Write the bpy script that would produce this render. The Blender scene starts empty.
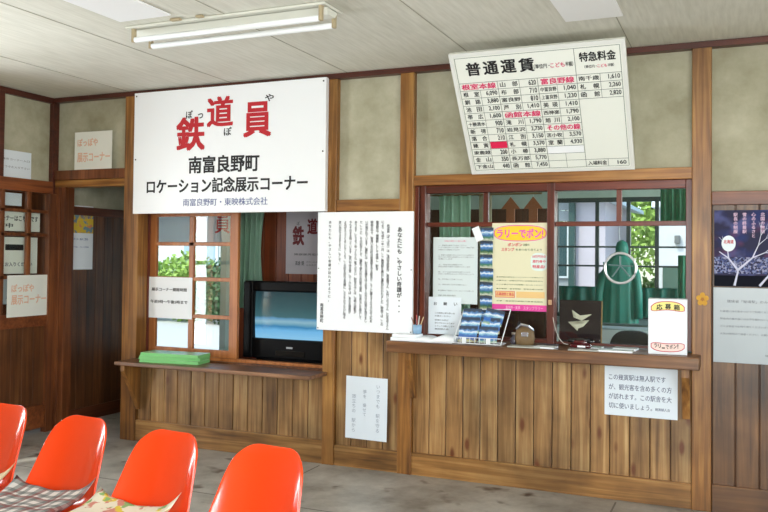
import bpy, bmesh, math, random
from mathutils import Vector, Matrix
random.seed(7)
SC = bpy.context.scene
COL = SC.collection
PI = math.pi

# ------------------------------------------------------------------ materials
def lin(c):
    def f(v):
        v /= 255.0
        return v/12.92 if v <= .04045 else ((v+.055)/1.055)**2.4
    return (f(c[0]), f(c[1]), f(c[2]), 1)

MATS = {}
def newmat(name):
    m = bpy.data.materials.new(name); m.use_nodes = True
    nt = m.node_tree; b = nt.nodes['Principled BSDF']
    return m, nt, b

def plain(name, rgb, rough=.6, metal=0, coat=0, spec=.5, var=0.0, vscale=20, bump=0.0):
    if name in MATS: return MATS[name]
    m, nt, b = newmat(name)
    b.inputs['Base Color'].default_value = lin(rgb)
    b.inputs['Roughness'].default_value = rough
    b.inputs['Metallic'].default_value = metal
    b.inputs['Coat Weight'].default_value = coat
    b.inputs['Specular IOR Level'].default_value = spec
    if var or bump:
        tc = nt.nodes.new('ShaderNodeTexCoord')
        n = nt.nodes.new('ShaderNodeTexNoise'); n.inputs['Scale'].default_value = vscale
        n.inputs['Detail'].default_value = 4
        nt.links.new(tc.outputs['Object'], n.inputs['Vector'])
        if var:
            mx = nt.nodes.new('ShaderNodeMix'); mx.data_type = 'RGBA'
            a = lin(rgb); mx.inputs[6].default_value = tuple(v*(1-var) for v in a[:3])+(1,)
            mx.inputs[7].default_value = tuple(min(1, v*(1+var)) for v in a[:3])+(1,)
            nt.links.new(n.outputs['Fac'], mx.inputs[0]); nt.links.new(mx.outputs[2], b.inputs['Base Color'])
        if bump:
            bp = nt.nodes.new('ShaderNodeBump'); bp.inputs['Strength'].default_value = bump
            bp.inputs['Distance'].default_value = .004
            nt.links.new(n.outputs['Fac'], bp.inputs['Height']); nt.links.new(bp.outputs[0], b.inputs['Normal'])
    MATS[name] = m
    return m

def wood(name, dark, mid, light, axis='z', rough=.42, island=.35, stain=.35, coat=.12, knots=0):
    """grain runs along axis; each plank (mesh island) gets its own tone; soft worn stains."""
    m, nt, b = newmat(name); N = nt.nodes.new; L = nt.links.new
    tc = N('ShaderNodeTexCoord'); geo = N('ShaderNodeNewGeometry')
    off = N('ShaderNodeVectorMath'); off.operation = 'SCALE'; off.inputs[0].default_value = (13.1, 7.7, 5.3)
    L(geo.outputs['Random Per Island'], off.inputs['Scale'])
    add = N('ShaderNodeVectorMath'); add.operation = 'ADD'
    L(tc.outputs['Object'], add.inputs[0]); L(off.outputs[0], add.inputs[1])
    mp = N('ShaderNodeMapping')
    s = {'z': (38, 38, 1.6), 'x': (1.6, 38, 38), 'y': (38, 1.6, 38)}[axis]
    mp.inputs['Scale'].default_value = s
    L(add.outputs[0], mp.inputs['Vector'])
    n1 = N('ShaderNodeTexNoise'); n1.inputs['Scale'].default_value = 1.0; n1.inputs['Detail'].default_value = 6
    n1.inputs['Distortion'].default_value = .6
    L(mp.outputs[0], n1.inputs['Vector'])
    mp2 = N('ShaderNodeMapping')
    s2 = {'z': (6, 6, 1.3), 'x': (1.3, 6, 6), 'y': (6, 1.3, 6)}[axis]
    mp2.inputs['Scale'].default_value = s2
    L(add.outputs[0], mp2.inputs['Vector'])
    n2 = N('ShaderNodeTexNoise'); n2.inputs['Scale'].default_value = 1.0; n2.inputs['Detail'].default_value = 3
    L(mp2.outputs[0], n2.inputs['Vector'])
    r = N('ShaderNodeValToRGB'); e = r.color_ramp.elements
    e[0].position = .33; e[0].color = lin(dark); e[1].position = .68; e[1].color = lin(light)
    k = r.color_ramp.elements.new(.5); k.color = lin(mid)
    mixf = N('ShaderNodeMath'); mixf.operation = 'MULTIPLY_ADD'
    L(n1.outputs['Fac'], mixf.inputs[0]); mixf.inputs[1].default_value = .6
    m3 = N('ShaderNodeMath'); m3.operation = 'MULTIPLY'; L(n2.outputs['Fac'], m3.inputs[0]); m3.inputs[1].default_value = .4
    L(m3.outputs[0], mixf.inputs[2])
    L(mixf.outputs[0], r.inputs['Fac'])
    # plank tone
    mr = N('ShaderNodeMapRange'); L(geo.outputs['Random Per Island'], mr.inputs['Value'])
    mr.inputs['To Min'].default_value = 1-island; mr.inputs['To Max'].default_value = 1+island*.55
    # stains
    n3 = N('ShaderNodeTexNoise'); n3.inputs['Scale'].default_value = 2.6; n3.inputs['Detail'].default_value = 5
    L(tc.outputs['Object'], n3.inputs['Vector'])
    mr2 = N('ShaderNodeMapRange'); L(n3.outputs['Fac'], mr2.inputs['Value'])
    mr2.inputs['From Min'].default_value = .35; mr2.inputs['From Max'].default_value = .62
    mr2.inputs['To Min'].default_value = 1-stain; mr2.inputs['To Max'].default_value = 1.05
    mul = N('ShaderNodeMath'); mul.operation = 'MULTIPLY'; L(mr.outputs[0], mul.inputs[0]); L(mr2.outputs[0], mul.inputs[1])
    vm = N('ShaderNodeVectorMath'); vm.operation = 'SCALE'; L(r.outputs[0], vm.inputs[0]); L(mul.outputs[0], vm.inputs['Scale'])
    if knots:
        mpk = N('ShaderNodeMapping'); mpk.inputs['Scale'].default_value = (8, 8, 3.0); L(add.outputs[0], mpk.inputs['Vector'])
        vo = N('ShaderNodeTexVoronoi'); vo.inputs['Scale'].default_value = 1.0; L(mpk.outputs[0], vo.inputs['Vector'])
        kr = N('ShaderNodeMapRange'); L(vo.outputs['Distance'], kr.inputs[0]); kr.inputs['From Min'].default_value = .07; kr.inputs['From Max'].default_value = .16
        kr.inputs['To Min'].default_value = 1; kr.inputs['To Max'].default_value = 0
        kx = N('ShaderNodeMix'); kx.data_type = 'RGBA'; L(kr.outputs[0], kx.inputs[0]); L(vm.outputs[0], kx.inputs[6]); kx.inputs[7].default_value = lin((104, 54, 22))
        L(kx.outputs[2], b.inputs['Base Color'])
    else: L(vm.outputs[0], b.inputs['Base Color'])
    b.inputs['Roughness'].default_value = rough; b.inputs['Coat Weight'].default_value = coat
    b.inputs['Coat Roughness'].default_value = .3
    bp = N('ShaderNodeBump'); bp.inputs['Strength'].default_value = .25; bp.inputs['Distance'].default_value = .002
    L(n1.outputs['Fac'], bp.inputs['Height']); L(bp.outputs[0], b.inputs['Normal'])
    return m

def glassmat(name, tint=(.97, .99, .98), ior=1.5, gloss=.0):
    m = bpy.data.materials.new(name); m.use_nodes = True; nt = m.node_tree; nt.nodes.clear()
    N = nt.nodes.new; L = nt.links.new
    o = N('ShaderNodeOutputMaterial'); t = N('ShaderNodeBsdfTransparent'); t.inputs[0].default_value = tint+(1,)
    g = N('ShaderNodeBsdfGlossy'); g.inputs['Roughness'].default_value = .01
    lw = N('ShaderNodeLayerWeight'); pw = N('ShaderNodeMath'); pw.operation = 'POWER'; L(lw.outputs['Facing'], pw.inputs[0]); pw.inputs[1].default_value = 5
    f = N('ShaderNodeMath'); f.operation = 'MULTIPLY_ADD'; L(pw.outputs[0], f.inputs[0]); f.inputs[1].default_value = .96; f.inputs[2].default_value = .03
    lw.inputs['Blend'].default_value = .5
    mx = N('ShaderNodeMixShader'); L(f.outputs[0], mx.inputs[0]); L(t.outputs[0], mx.inputs[1]); L(g.outputs[0], mx.inputs[2])
    L(mx.outputs[0], o.inputs[0])
    return m

def plaster(name, a, b_, scale=3.0, bump=.3):
    m, nt, b = newmat(name); N = nt.nodes.new; L = nt.links.new
    tc = N('ShaderNodeTexCoord')
    n = N('ShaderNodeTexNoise'); n.inputs['Scale'].default_value = scale; n.inputs['Detail'].default_value = 7
    n.inputs['Roughness'].default_value = .62
    L(tc.outputs['Object'], n.inputs['Vector'])
    r = N('ShaderNodeValToRGB'); r.color_ramp.elements[0].position = .3; r.color_ramp.elements[1].position = .7
    r.color_ramp.elements[0].color = lin(a); r.color_ramp.elements[1].color = lin(b_)
    L(n.outputs['Fac'], r.inputs[0]); L(r.outputs[0], b.inputs['Base Color'])
    n2 = N('ShaderNodeTexNoise'); n2.inputs['Scale'].default_value = 160; L(tc.outputs['Object'], n2.inputs['Vector'])
    bp = N('ShaderNodeBump'); bp.inputs['Strength'].default_value = bump; bp.inputs['Distance'].default_value = .002
    L(n2.outputs['Fac'], bp.inputs['Height']); L(bp.outputs[0], b.inputs['Normal'])
    b.inputs['Roughness'].default_value = .85
    return m

M_POST  = wood('post_wood', (88, 52, 20), (146, 96, 42), (188, 138, 72), 'z', island=.12, stain=.3)
M_POSTX = wood('rail_wood', (96, 58, 22), (152, 98, 42), (190, 138, 70), 'x', island=.12, stain=.25)
M_BOARD = wood('board_wood', (106, 72, 38), (160, 118, 70), (200, 162, 108), 'z', island=.24, stain=.42, knots=1)
M_BASEB = wood('skirting_wood', (92, 60, 26), (152, 106, 54), (194, 150, 90), 'x', island=.1, stain=.4)
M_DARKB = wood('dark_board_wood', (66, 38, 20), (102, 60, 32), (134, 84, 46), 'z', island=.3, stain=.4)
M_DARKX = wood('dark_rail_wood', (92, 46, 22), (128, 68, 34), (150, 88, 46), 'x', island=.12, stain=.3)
M_RED   = wood('red_frame_wood', (62, 24, 14), (94, 38, 22), (118, 54, 32), 'z', island=.1, stain=.2, rough=.35)
M_REDX  = wood('red_frame_wood_rail', (68, 26, 14), (102, 40, 22), (124, 54, 32), 'x', island=.1, stain=.2, rough=.35)
M_SASH  = wood('sash_wood', (140, 80, 38), (172, 104, 54), (192, 128, 74), 'z', island=.08, stain=.15, rough=.4)
M_CORN  = wood('cornice_wood', (62, 26, 18), (84, 38, 24), (106, 52, 32), 'x', island=.05, stain=.2)
M_CORNY = wood('cornice_wood_side', (62, 26, 18), (84, 38, 24), (106, 52, 32), 'y', island=.05, stain=.2)
M_LDOOR = wood('door_wood', (80, 42, 20), (120, 66, 32), (150, 90, 48), 'z', island=.15, stain=.3)
M_SHELF = wood('shelf_wood', (86, 54, 34), (124, 84, 56), (160, 118, 86), 'x', island=.1, stain=.4)
M_PLAST = plaster('plaster', (150, 145, 118), (194, 190, 166))
M_WHITEWALL = plaster('office_plaster', (150, 170, 160), (176, 196, 186))
M_GLASS = glassmat('window_glass')
M_PAPER = plain('white_paper', (244, 246, 248), .55, var=.012, vscale=6)
M_PAPERB= plain('bluish_paper', (226, 234, 240), .5, var=.02, vscale=5)
M_CREAMP= plain('cream_paper', (236, 236, 226), .6, var=.02, vscale=5)
M_ENAMEL= plain('white_enamel', (246, 248, 250), .35)
M_INK   = plain('black_ink', (24, 24, 26), .6)
M_GREY  = plain('grey_ink', (104, 104, 108), .6)
M_NAVY  = plain('blue_ink', (84, 96, 150), .6)
M_DNAVY = plain('dark_blue_ink', (40, 52, 92), .6)
M_RINK  = plain('crimson_ink', (190, 26, 38), .6)
M_PINK  = plain('pink_ink', (222, 60, 110), .6)
M_ORANGE= plain('orange_ink', (232, 184, 154), .6)
M_MAG   = plain('magenta_ink', (232, 96, 178), .6)

def ceiling_mat():
    m, nt, b = newmat('ceiling_board'); N = nt.nodes.new; L = nt.links.new
    tc = N('ShaderNodeTexCoord')
    mp = N('ShaderNodeMapping'); mp.inputs['Scale'].default_value = (60, 5, 1); L(tc.outputs['Object'], mp.inputs[0])
    n = N('ShaderNodeTexNoise'); n.inputs['Scale'].default_value = 1; n.inputs['Detail'].default_value = 5; L(mp.outputs[0], n.inputs['Vector'])
    n2 = N('ShaderNodeTexNoise'); n2.inputs['Scale'].default_value = 1.3; n2.inputs['Detail'].default_value = 4; L(tc.outputs['Object'], n2.inputs['Vector'])
    ad = N('ShaderNodeMath'); ad.operation = 'ADD'; L(n.outputs['Fac'], ad.inputs[0]); L(n2.outputs['Fac'], ad.inputs[1])
    r = N('ShaderNodeMapRange'); L(ad.outputs[0], r.inputs[0]); r.inputs['From Min'].default_value = .7; r.inputs['From Max'].default_value = 1.3
    cr = N('ShaderNodeValToRGB'); cr.color_ramp.elements[0].color = lin((208, 206, 192)); cr.color_ramp.elements[1].color = lin((230, 228, 216))
    L(r.outputs[0], cr.inputs[0]); L(cr.outputs[0], b.inputs['Base Color']); b.inputs['Roughness'].default_value = .8
    bp = N('ShaderNodeBump'); bp.inputs['Strength'].default_value = .15; bp.inputs['Distance'].default_value = .002
    L(n.outputs['Fac'], bp.inputs['Height']); L(bp.outputs[0], b.inputs['Normal'])
    return m
def floor_mat():
    m, nt, b = newmat('worn_concrete'); N = nt.nodes.new; L = nt.links.new
    tc = N('ShaderNodeTexCoord')
    n = N('ShaderNodeTexNoise'); n.inputs['Scale'].default_value = 2.2; n.inputs['Detail'].default_value = 8; n.inputs['Roughness'].default_value = .65
    L(tc.outputs['Object'], n.inputs['Vector'])
    cr = N('ShaderNodeValToRGB'); cr.color_ramp.elements[0].position = .34; cr.color_ramp.elements[1].position = .66
    cr.color_ramp.elements[0].color = lin((126, 121, 112)); cr.color_ramp.elements[1].color = lin((190, 186, 176))
    L(n.outputs['Fac'], cr.inputs[0])
    v = N('ShaderNodeTexNoise'); v.inputs['Scale'].default_value = 5.5; v.inputs['Detail'].default_value = 2; L(tc.outputs['Object'], v.inputs['Vector'])
    r2 = N('ShaderNodeMapRange'); L(v.outputs['Fac'], r2.inputs[0]); r2.inputs['From Min'].default_value = .62; r2.inputs['From Max'].default_value = .74
    mx = N('ShaderNodeMix'); mx.data_type = 'RGBA'; L(r2.outputs[0], mx.inputs[0]); L(cr.outputs[0], mx.inputs[6]); mx.inputs[7].default_value = lin((76, 62, 52))
    L(mx.outputs[2], b.inputs['Base Color']); b.inputs['Roughness'].default_value = .42
    n3 = N('ShaderNodeTexNoise'); n3.inputs['Scale'].default_value = 30; n3.inputs['Detail'].default_value = 4; L(tc.outputs['Object'], n3.inputs['Vector'])
    bp = N('ShaderNodeBump'); bp.inputs['Strength'].default_value = .25; bp.inputs['Distance'].default_value = .004
    L(n3.outputs['Fac'], bp.inputs['Height']); L(bp.outputs[0], b.inputs['Normal'])
    return m
def checker_fabric():
    m, nt, b = newmat('plaid_fabric'); N = nt.nodes.new; L = nt.links.new
    tc = N('ShaderNodeTexCoord'); sx = N('ShaderNodeSeparateXYZ'); L(tc.outputs['Object'], sx.inputs[0])
    def band(src, per, duty, ph):
        a = N('ShaderNodeMath'); a.operation = 'MULTIPLY_ADD'; L(src, a.inputs[0]); a.inputs[1].default_value = 1/per; a.inputs[2].default_value = ph+50
        f = N('ShaderNodeMath'); f.operation = 'FRACT'; L(a.outputs[0], f.inputs[0])
        g = N('ShaderNodeMath'); g.operation = 'LESS_THAN'; L(f.outputs[0], g.inputs[0]); g.inputs[1].default_value = duty
        return g.outputs[0]
    col = None
    base = N('ShaderNodeRGB'); base.outputs[0].default_value = lin((214, 208, 200)); col = base.outputs[0]
    for src, per, duty, ph, c, f in ((sx.outputs[0], .052, .42, 0, (64, 78, 74), .6), (sx.outputs[1], .052, .42, 0, (64, 78, 74), .6),
                                     (sx.outputs[0], .104, .16, .3, (116, 40, 34), .75), (sx.outputs[1], .104, .16, .3, (116, 40, 34), .75)):
        bd = band(src, per, duty, ph)
        k = N('ShaderNodeMath'); k.operation = 'MULTIPLY'; L(bd, k.inputs[0]); k.inputs[1].default_value = f
        mx = N('ShaderNodeMix'); mx.data_type = 'RGBA'; L(k.outputs[0], mx.inputs[0]); L(col, mx.inputs[6]); mx.inputs[7].default_value = lin(c)
        col = mx.outputs[2]
    L(col, b.inputs['Base Color']); b.inputs['Roughness'].default_value = .9
    return m
def blotch(name, base, blobs, scale=14, rough=.8, lo=.56, hi=.6):
    m, nt, b = newmat(name); N = nt.nodes.new; L = nt.links.new
    tc = N('ShaderNodeTexCoord'); rgb = N('ShaderNodeRGB'); rgb.outputs[0].default_value = lin(base); col = rgb.outputs[0]
    for i, c in enumerate(blobs):
        mp = N('ShaderNodeMapping'); mp.inputs['Location'].default_value = (i*3.7, i*5.1, i*2.3); L(tc.outputs['Object'], mp.inputs[0])
        n = N('ShaderNodeTexNoise'); n.inputs['Scale'].default_value = scale*(1+.2*i); n.inputs['Detail'].default_value = 2; L(mp.outputs[0], n.inputs['Vector'])
        r = N('ShaderNodeMapRange'); L(n.outputs['Fac'], r.inputs[0]); r.inputs['From Min'].default_value = lo; r.inputs['From Max'].default_value = hi
        mx = N('ShaderNodeMix'); mx.data_type = 'RGBA'; L(r.outputs[0], mx.inputs[0]); L(col, mx.inputs[6]); mx.inputs[7].default_value = lin(c); col = mx.outputs[2]
    L(col, b.inputs['Base Color']); b.inputs['Roughness'].default_value = rough
    return m

# ------------------------------------------------------------------ helpers
def BM(): return bmesh.new()
def box(bm, x0, x1, y0, y1, z0, z1, bev=0.0):
    M = Matrix.Translation(((x0+x1)/2, (y0+y1)/2, (z0+z1)/2)) @ Matrix.Diagonal((abs(x1-x0), abs(y1-y0), abs(z1-z0), 1))
    r = bmesh.ops.create_cube(bm, size=1, matrix=M)
    if bev:
        es = set()
        for v in r['verts']:
            for e in v.link_edges: es.add(e)
        bmesh.ops.bevel(bm, geom=list(es), offset=bev, segments=2, affect='EDGES', profile=.5)
def quadpoly(bm, pts):
    vs = [bm.verts.new(p) for p in pts]; return bm.faces.new(vs)
def tube(bm, pts, r, seg=8, closed=False, r2=None):
    pts = [Vector(p) for p in pts]; n = len(pts); rings = []
    up = Vector((0, 0, 1))
    for i, p in enumerate(pts):
        a = pts[(i-1) % n] if (closed or i > 0) else p; b = pts[(i+1) % n] if (closed or i < n-1) else p
        t = (b-a).normalized()
        u = up if abs(t.dot(up)) < .95 else Vector((1, 0, 0))
        s = t.cross(u).normalized(); w = s.cross(t).normalized()
        rr = r if r2 is None else r+(r2-r)*i/(n-1)
        rings.append([bm.verts.new(p+s*math.cos(2*PI*k/seg)*rr+w*math.sin(2*PI*k/seg)*rr) for k in range(seg)])
    m = n if closed else n-1
    for i in range(m):
        A, B = rings[i], rings[(i+1) % n]
        for k in range(seg):
            bm.faces.new((A[k], A[(k+1) % seg], B[(k+1) % seg], B[k]))
    if not closed:
        bm.faces.new(rings[0][::-1]); bm.faces.new(rings[-1])
def lathe(bm, prof, seg=20, c=(0, 0, 0)):
    rings = []
    for r, z in prof:
        rings.append([bm.verts.new((c[0]+r*math.cos(2*PI*k/seg), c[1]+r*math.sin(2*PI*k/seg), c[2]+z)) for k in range(seg)])
    for A, B in zip(rings, rings[1:]):
        for k in range(seg): bm.faces.new((A[k], A[(k+1) % seg], B[(k+1) % seg], B[k]))
    bm.faces.new(rings[0][::-1]); bm.faces.new(rings[-1])
def prism(bm, pts, y0, y1):
    """outline pts (x,z) extruded from y0 to y1"""
    A = [bm.verts.new((x, y0, z)) for x, z in pts]; B = [bm.verts.new((x, y1, z)) for x, z in pts]
    bm.faces.new(A); bm.faces.new(B[::-1]); n = len(pts)
    for i in range(n): bm.faces.new((A[i], B[i], B[(i+1) % n], A[(i+1) % n]))
def prismx(bm, pts, x0, x1):
    A = [bm.verts.new((x0, y, z)) for y, z in pts]; B = [bm.verts.new((x1, y, z)) for y, z in pts]
    bm.faces.new(A); bm.faces.new(B[::-1]); n = len(pts)
    for i in range(n): bm.faces.new((A[i], B[i], B[(i+1) % n], A[(i+1) % n]))
def obj(name, bm, mat, parent=None, world=False, smooth=False):
    if parent is not None and world:
        bmesh.ops.translate(bm, verts=bm.verts, vec=-Vector(parent.location))
    bmesh.ops.recalc_face_normals(bm, faces=bm.faces)
    me = bpy.data.meshes.new(name); bm.to_mesh(me); bm.free()
    if smooth:
        for p in me.polygons: p.use_smooth = True
    me.materials.append(mat)
    o = bpy.data.objects.new(name, me); COL.objects.link(o)
    if parent is not None: o.parent = parent
    return o
def thing(name, label, cat, loc=(0, 0, 0), rot=(0, 0, 0), group=None):
    o = bpy.data.objects.new(name, None); COL.objects.link(o); o.empty_display_size = .05
    o.location = loc; o.rotation_euler = rot; o['label'] = label; o['category'] = cat
    if group: o['group'] = group
    return o
def tag(o, label, cat, group=None):
    o['label'] = label; o['category'] = cat
    if group: o['group'] = group
    return o
def struct(name, bm, mat, parent=None):
    o = obj(name, bm, mat, parent, smooth=False)
    if parent is None: o['kind'] = 'structure'
    return o
def copy_tree(root, loc, rotz=None, label=None, group=None):
    r = root.copy(); COL.objects.link(r); r.location = loc
    if rotz is not None: r.rotation_euler[2] = rotz
    if label: r['label'] = label
    if group: r['group'] = group
    for ch in list(root.children):
        c = ch.copy(); COL.objects.link(c); c.parent = r
        for g in list(ch.children):
            d = g.copy(); COL.objects.link(d); d.parent = c
    return r

# ------------------------------------------------------------------ lettering
_G = {}
def glyphs(s, bold=0.0):
    k = (s, 0)
    if k in _G: return _G[k]
    c = bpy.data.curves.new('lettering_curve', 'FONT'); c.body = s; c.resolution_u = 2
    o = bpy.data.objects.new('lettering_curve', c); COL.objects.link(o)
    bpy.context.view_layer.update()
    me = bpy.data.meshes.new_from_object(o.evaluated_get(bpy.context.evaluated_depsgraph_get()))
    vs = [(v.co.x, v.co.y) for v in me.vertices]; fs = [tuple(p.vertices) for p in me.polygons]
    bpy.data.objects.remove(o); bpy.data.curves.remove(c); bpy.data.meshes.remove(me)
    _G[k] = (vs, fs); return _G[k]
def strikes(b):
    if b <= 0: return [(0, 0)]
    if b < .009: return [(-b, 0), (b, 0)]
    return [(-b*1.3, -b), (b*1.3, -b), (-b*1.3, b), (b*1.3, b)]
def put(bm, s, x0, x1, z0, z1, y=-.002, bold=0.0, flipx=False):
    """lettering fitted to the rectangle, lying in the plane y, read from -y"""
    vs, fs = glyphs(s, bold)
    if not vs: return
    ax, bx = min(v[0] for v in vs), max(v[0] for v in vs); az, bz = min(v[1] for v in vs), max(v[1] for v in vs)
    sx = (x1-x0)/max(1e-6, bx-ax); sz = (z1-z0)/max(1e-6, bz-az); nst = strikes(bold)
    for ki, (ox, oz) in enumerate(nst):
        nv = [bm.verts.new((x0+(v[0]-ax)*sx+ox*sx, y-.00012*ki, z0+(v[1]-az)*sz+oz*sz)) for v in vs]
        for f in fs:
            try: bm.faces.new([nv[i] for i in f])
            except ValueError: pass
def putch(bm, s, cx, cz, size, y=-.002, bold=0.0, slant=0, rot=0):
    """one em-sized character centred on a point"""
    vs, fs = glyphs(s, bold)
    if not vs: return
    ca, sa = math.cos(rot), math.sin(rot)
    for ki, (ox, oz) in enumerate(strikes(bold)):
        nv = []
        for v in vs:
            u, w = (v[0]-.5+ox)*size, (v[1]-.38+oz)*size
            nv.append(bm.verts.new((cx+u*ca-w*sa, y-.00012*ki, cz+u*sa+w*ca)))
        for f in fs:
            try: bm.faces.new([nv[i] for i in f])
            except ValueError: pass
def vertical(bm, s, cx, ztop, size, y=-.002, bold=0.0, pitch=1.05):
    for i, ch in enumerate(s):
        if ch != ' ': putch(bm, ch, cx, ztop-size*pitch*(i+.5), size, y, bold, rot=(-PI/2 if ch in 'ー―（）…' else 0))
def flat(bm, x0, x1, z0, z1, y=-.002):
    vs = [bm.verts.new(p) for p in ((x0, y, z0), (x1, y, z0), (x1, y, z1), (x0, y, z1))]; bm.faces.new(vs)
def flatpoly(bm, pts, y=-.002):
    bm.faces.new([bm.verts.new((p[0], y, p[1])) for p in pts])
def hline(bm, x0, x1, z, w, y=-.002): flat(bm, x0, x1, z-w/2, z+w/2, y)
def vline(bm, x, z0, z1, w, y=-.002): flat(bm, x-w/2, x+w/2, z0, z1, y)

# ================================================================== CAMERA
cam = bpy.data.cameras.new('camera'); co = bpy.data.objects.new('camera', cam); COL.objects.link(co)
F, YAW, PITCH, ROLL, SHY = 822.7, .4081, .0229, .0106, -18.37
cam.sensor_fit = 'HORIZONTAL'; cam.sensor_width = 36; cam.lens = 36*F/768; cam.shift_y = SHY/768
cam.clip_start = .05
fwd = Vector((-math.sin(YAW)*math.cos(PITCH), math.cos(YAW)*math.cos(PITCH), math.sin(PITCH)))
rt = Vector((math.cos(YAW), math.sin(YAW), 0)); up = rt.cross(fwd)
r2 = rt*math.cos(ROLL)+up*math.sin(ROLL); u2 = -rt*math.sin(ROLL)+up*math.cos(ROLL)
mw = Matrix((r2, u2, -fwd)).transposed().to_4x4(); mw.translation = Vector((5.1005, -4.9023, 1.3837))
co.matrix_world = mw
SC.camera = co

# ================================================================== ROOM SHELL
XL, XR, YF, H = .12, 6.4, -6.5, 2.6
b = BM(); box(b, XL-.15, XR+.15, YF-.15, 3.0, -.12, 0)
box(b, -.03, .0, -.01, 0, -.05, -.04); struct('floor', b, floor_mat())
b = BM()
for i, z in enumerate((-.9, -2.7, -4.5)): box(b, XL, XR, z-.005, z+.005, .0, .0008)
box(b, 2.55, 2.56, YF, -.05, .0, .0008); box(b, 4.45, 4.46, YF, -.05, .0, .0008)
struct('trim_1', b, plain('floor_joint', (120, 116, 108), .7))
b = BM(); box(b, XL-.1, XR+.1, YF-.1, 3.3, H+.002, H+.12); struct('ceiling', b, ceiling_mat())
b = BM()
for k in range(8):
    x = -.02+.91*k
    if x > XL: box(b, x-.002, x+.002, YF, 0, H-.0005, H+.003)
struct('trim_2', b, plain('ceiling_joint', (168, 164, 148), .8))

# main wall (faces -y at y = 0)
b = BM()
WY = .035
box(b, XL, .86, WY, WY+.07, 1.95, H)
box(b, .98, 2.55, WY, WY+.07, 1.74, H)
box(b, 2.63, 3.1, WY, WY+.07, 1.72, H)
box(b, 3.18, 4.86, WY, WY+.07, 1.87, H)
box(b, 4.95, XR, WY, WY+.07, 1.72, H)
struct('wall_back', b, M_PLAST)
# plank wainscot sections
def planks(bm, x0, x1, z0, z1, w, y=.015, th=.03, bev=.0035):
    n = max(1, round((x1-x0)/w)); xs = [x0+(x1-x0)*i/n for i in range(n+1)]
    for a, c in zip(xs, xs[1:]): box(bm, a+.0025, c-.0025, y+random.uniform(0, .0015), y+th, z0, z1, bev)
b = BM(); planks(b, .992, 2.548, .13, .585, .122); struct('wall_back', b, M_BOARD)
b = BM(); planks(b, 2.636, 3.09, .12, 1.69, .113); struct('wall_back', b, M_BOARD)
b = BM(); planks(b, 3.186, 4.856, .13, .785, .112); struct('wall_back', b, M_BOARD)
b = BM(); planks(b, 4.96, XR, .14, 1.70, .125); struct('wall_back', b, wood('brown_board_wood', (66, 42, 20), (108, 72, 38), (140, 98, 56), 'z', island=.3, stain=.5))
b = BM(); box(b, .98, 2.56, .05, .07, 0, .62); box(b, 2.6, 3.12, .05, .07, 0, 1.75)
box(b, 3.15, 4.9, .05, .07, 0, .80); box(b, 4.9, XR, .05, .07, 0, 1.75)
struct('wall_back', b, M_DARKB)
# skirting boards
for i, (x0, x1, z1) in enumerate(((.99, 2.55, .155), (2.635, 3.09, .135), (3.185, 4.855, .14), (4.96, XR, .15))):
    b = BM(); box(b, x0, x1, -.004, .05, 0, z1, .003); struct('baseboard_back.%03d' % i if i else 'baseboard_back', b, M_BASEB if i < 3 else wood('brown_skirting', (62, 40, 20), (100, 66, 36), (128, 88, 50), 'x', island=.1, stain=.4))
# posts
for i, (x0, x1, y0, y1, z0, z1) in enumerate(((XL-.02, XL+.034, -.03, .09, 0, 2.57), (.853, .99, -.012, .118, 0, 2.57), (2.548, 2.636, -.012, .11, 0, 2.57),
                         (3.09, 3.186, -.012, .12, 0, 2.57), (4.856, 4.958, -.012, .12, 0, 2.57))):
    b = BM(); box(b, x0, x1, y0, y1, z0, z1, .004); struct('trim_%d' % (10+i), b, M_CORN if i == 0 else M_POST)
# doorway jamb + head
b = BM(); box(b, .155, .215, -.004, .1, 0, 1.9, .003); box(b, .217, .262, .004, .1, 0, 1.9, .003); struct('trim_15', b, M_LDOOR)
b = BM(); box(b, XL+.034, .853, -.006, .1, 1.955, 2.03, .004); struct('trim_16', b, M_LDOOR)
b = BM(); box(b, XL+.034, .853, .002, .1, 1.898, 1.953, .003); struct('trim_17', b, M_POSTX)
# rails
b = BM(); box(b, 2.636, 3.09, -.006, .08, 1.68, 1.757, .003); struct('trim_18', b, M_POSTX)
b = BM(); box(b, 3.186, 4.856, -.008, .1, 1.838, 1.903, .003); struct('trim_19', b, M_POSTX)
b = BM(); box(b, 4.958, XR, -.006, .08, 1.688, 1.763, .003); struct('trim_20', b, M_DARKX)
b = BM(); box(b, .99, 2.548, -.006, .1, 1.70, 1.76, .003); struct('trim_21', b, M_POSTX)
# cornice
b = BM(); box(b, XL, XR, -.024, .06, 2.566, H, .002); struct('trim_22', b, M_CORN)
b = BM(); box(b, XL-.04, XL+.03, YF, -.02, 2.556, H, .002); struct('trim_23', b, M_CORNY)
# thin plaster stops
# left wall
b = BM(); box(b, XL-.1, XL, -.95, .06, 1.93, H); box(b, XL-.1, XL, -1.5, -.95, 0, H)
box(b, XL-.1, XL, YF, -1.5, 2.25, H); box(b, XL-.1, XL, YF, -1.5, 0, .3)
box(b, XL-.1, XL, YF, -2.4, .3, 2.25)
struct('wall_left', b, M_PLAST)
b = BM(); box(b, XL-.02, XL+.04, -.57, -.495, 1.93, 2.57, .003); struct('trim_24', b, M_CORNY)
b = BM(); box(b, XL-.06, XL+.05, -1.5, -.03, 1.845, 1.94, .004); struct('trim_25', b, wood('door_head_wood', (100, 50, 22), (138, 74, 36), (158, 94, 50), 'y', island=.1, stain=.3))
b = BM(); planks(b, YF, -1.5, .1, .3, .11, 0, .02)
bmesh.ops.rotate(b, verts=b.verts, cent=(0, 0, 0), matrix=Matrix.Rotation(PI/2, 3, 'Z')); bmesh.ops.translate(b, verts=b.verts, vec=(XL+.02, 0, 0))
struct('wall_left', b, M_DARKB)
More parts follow.
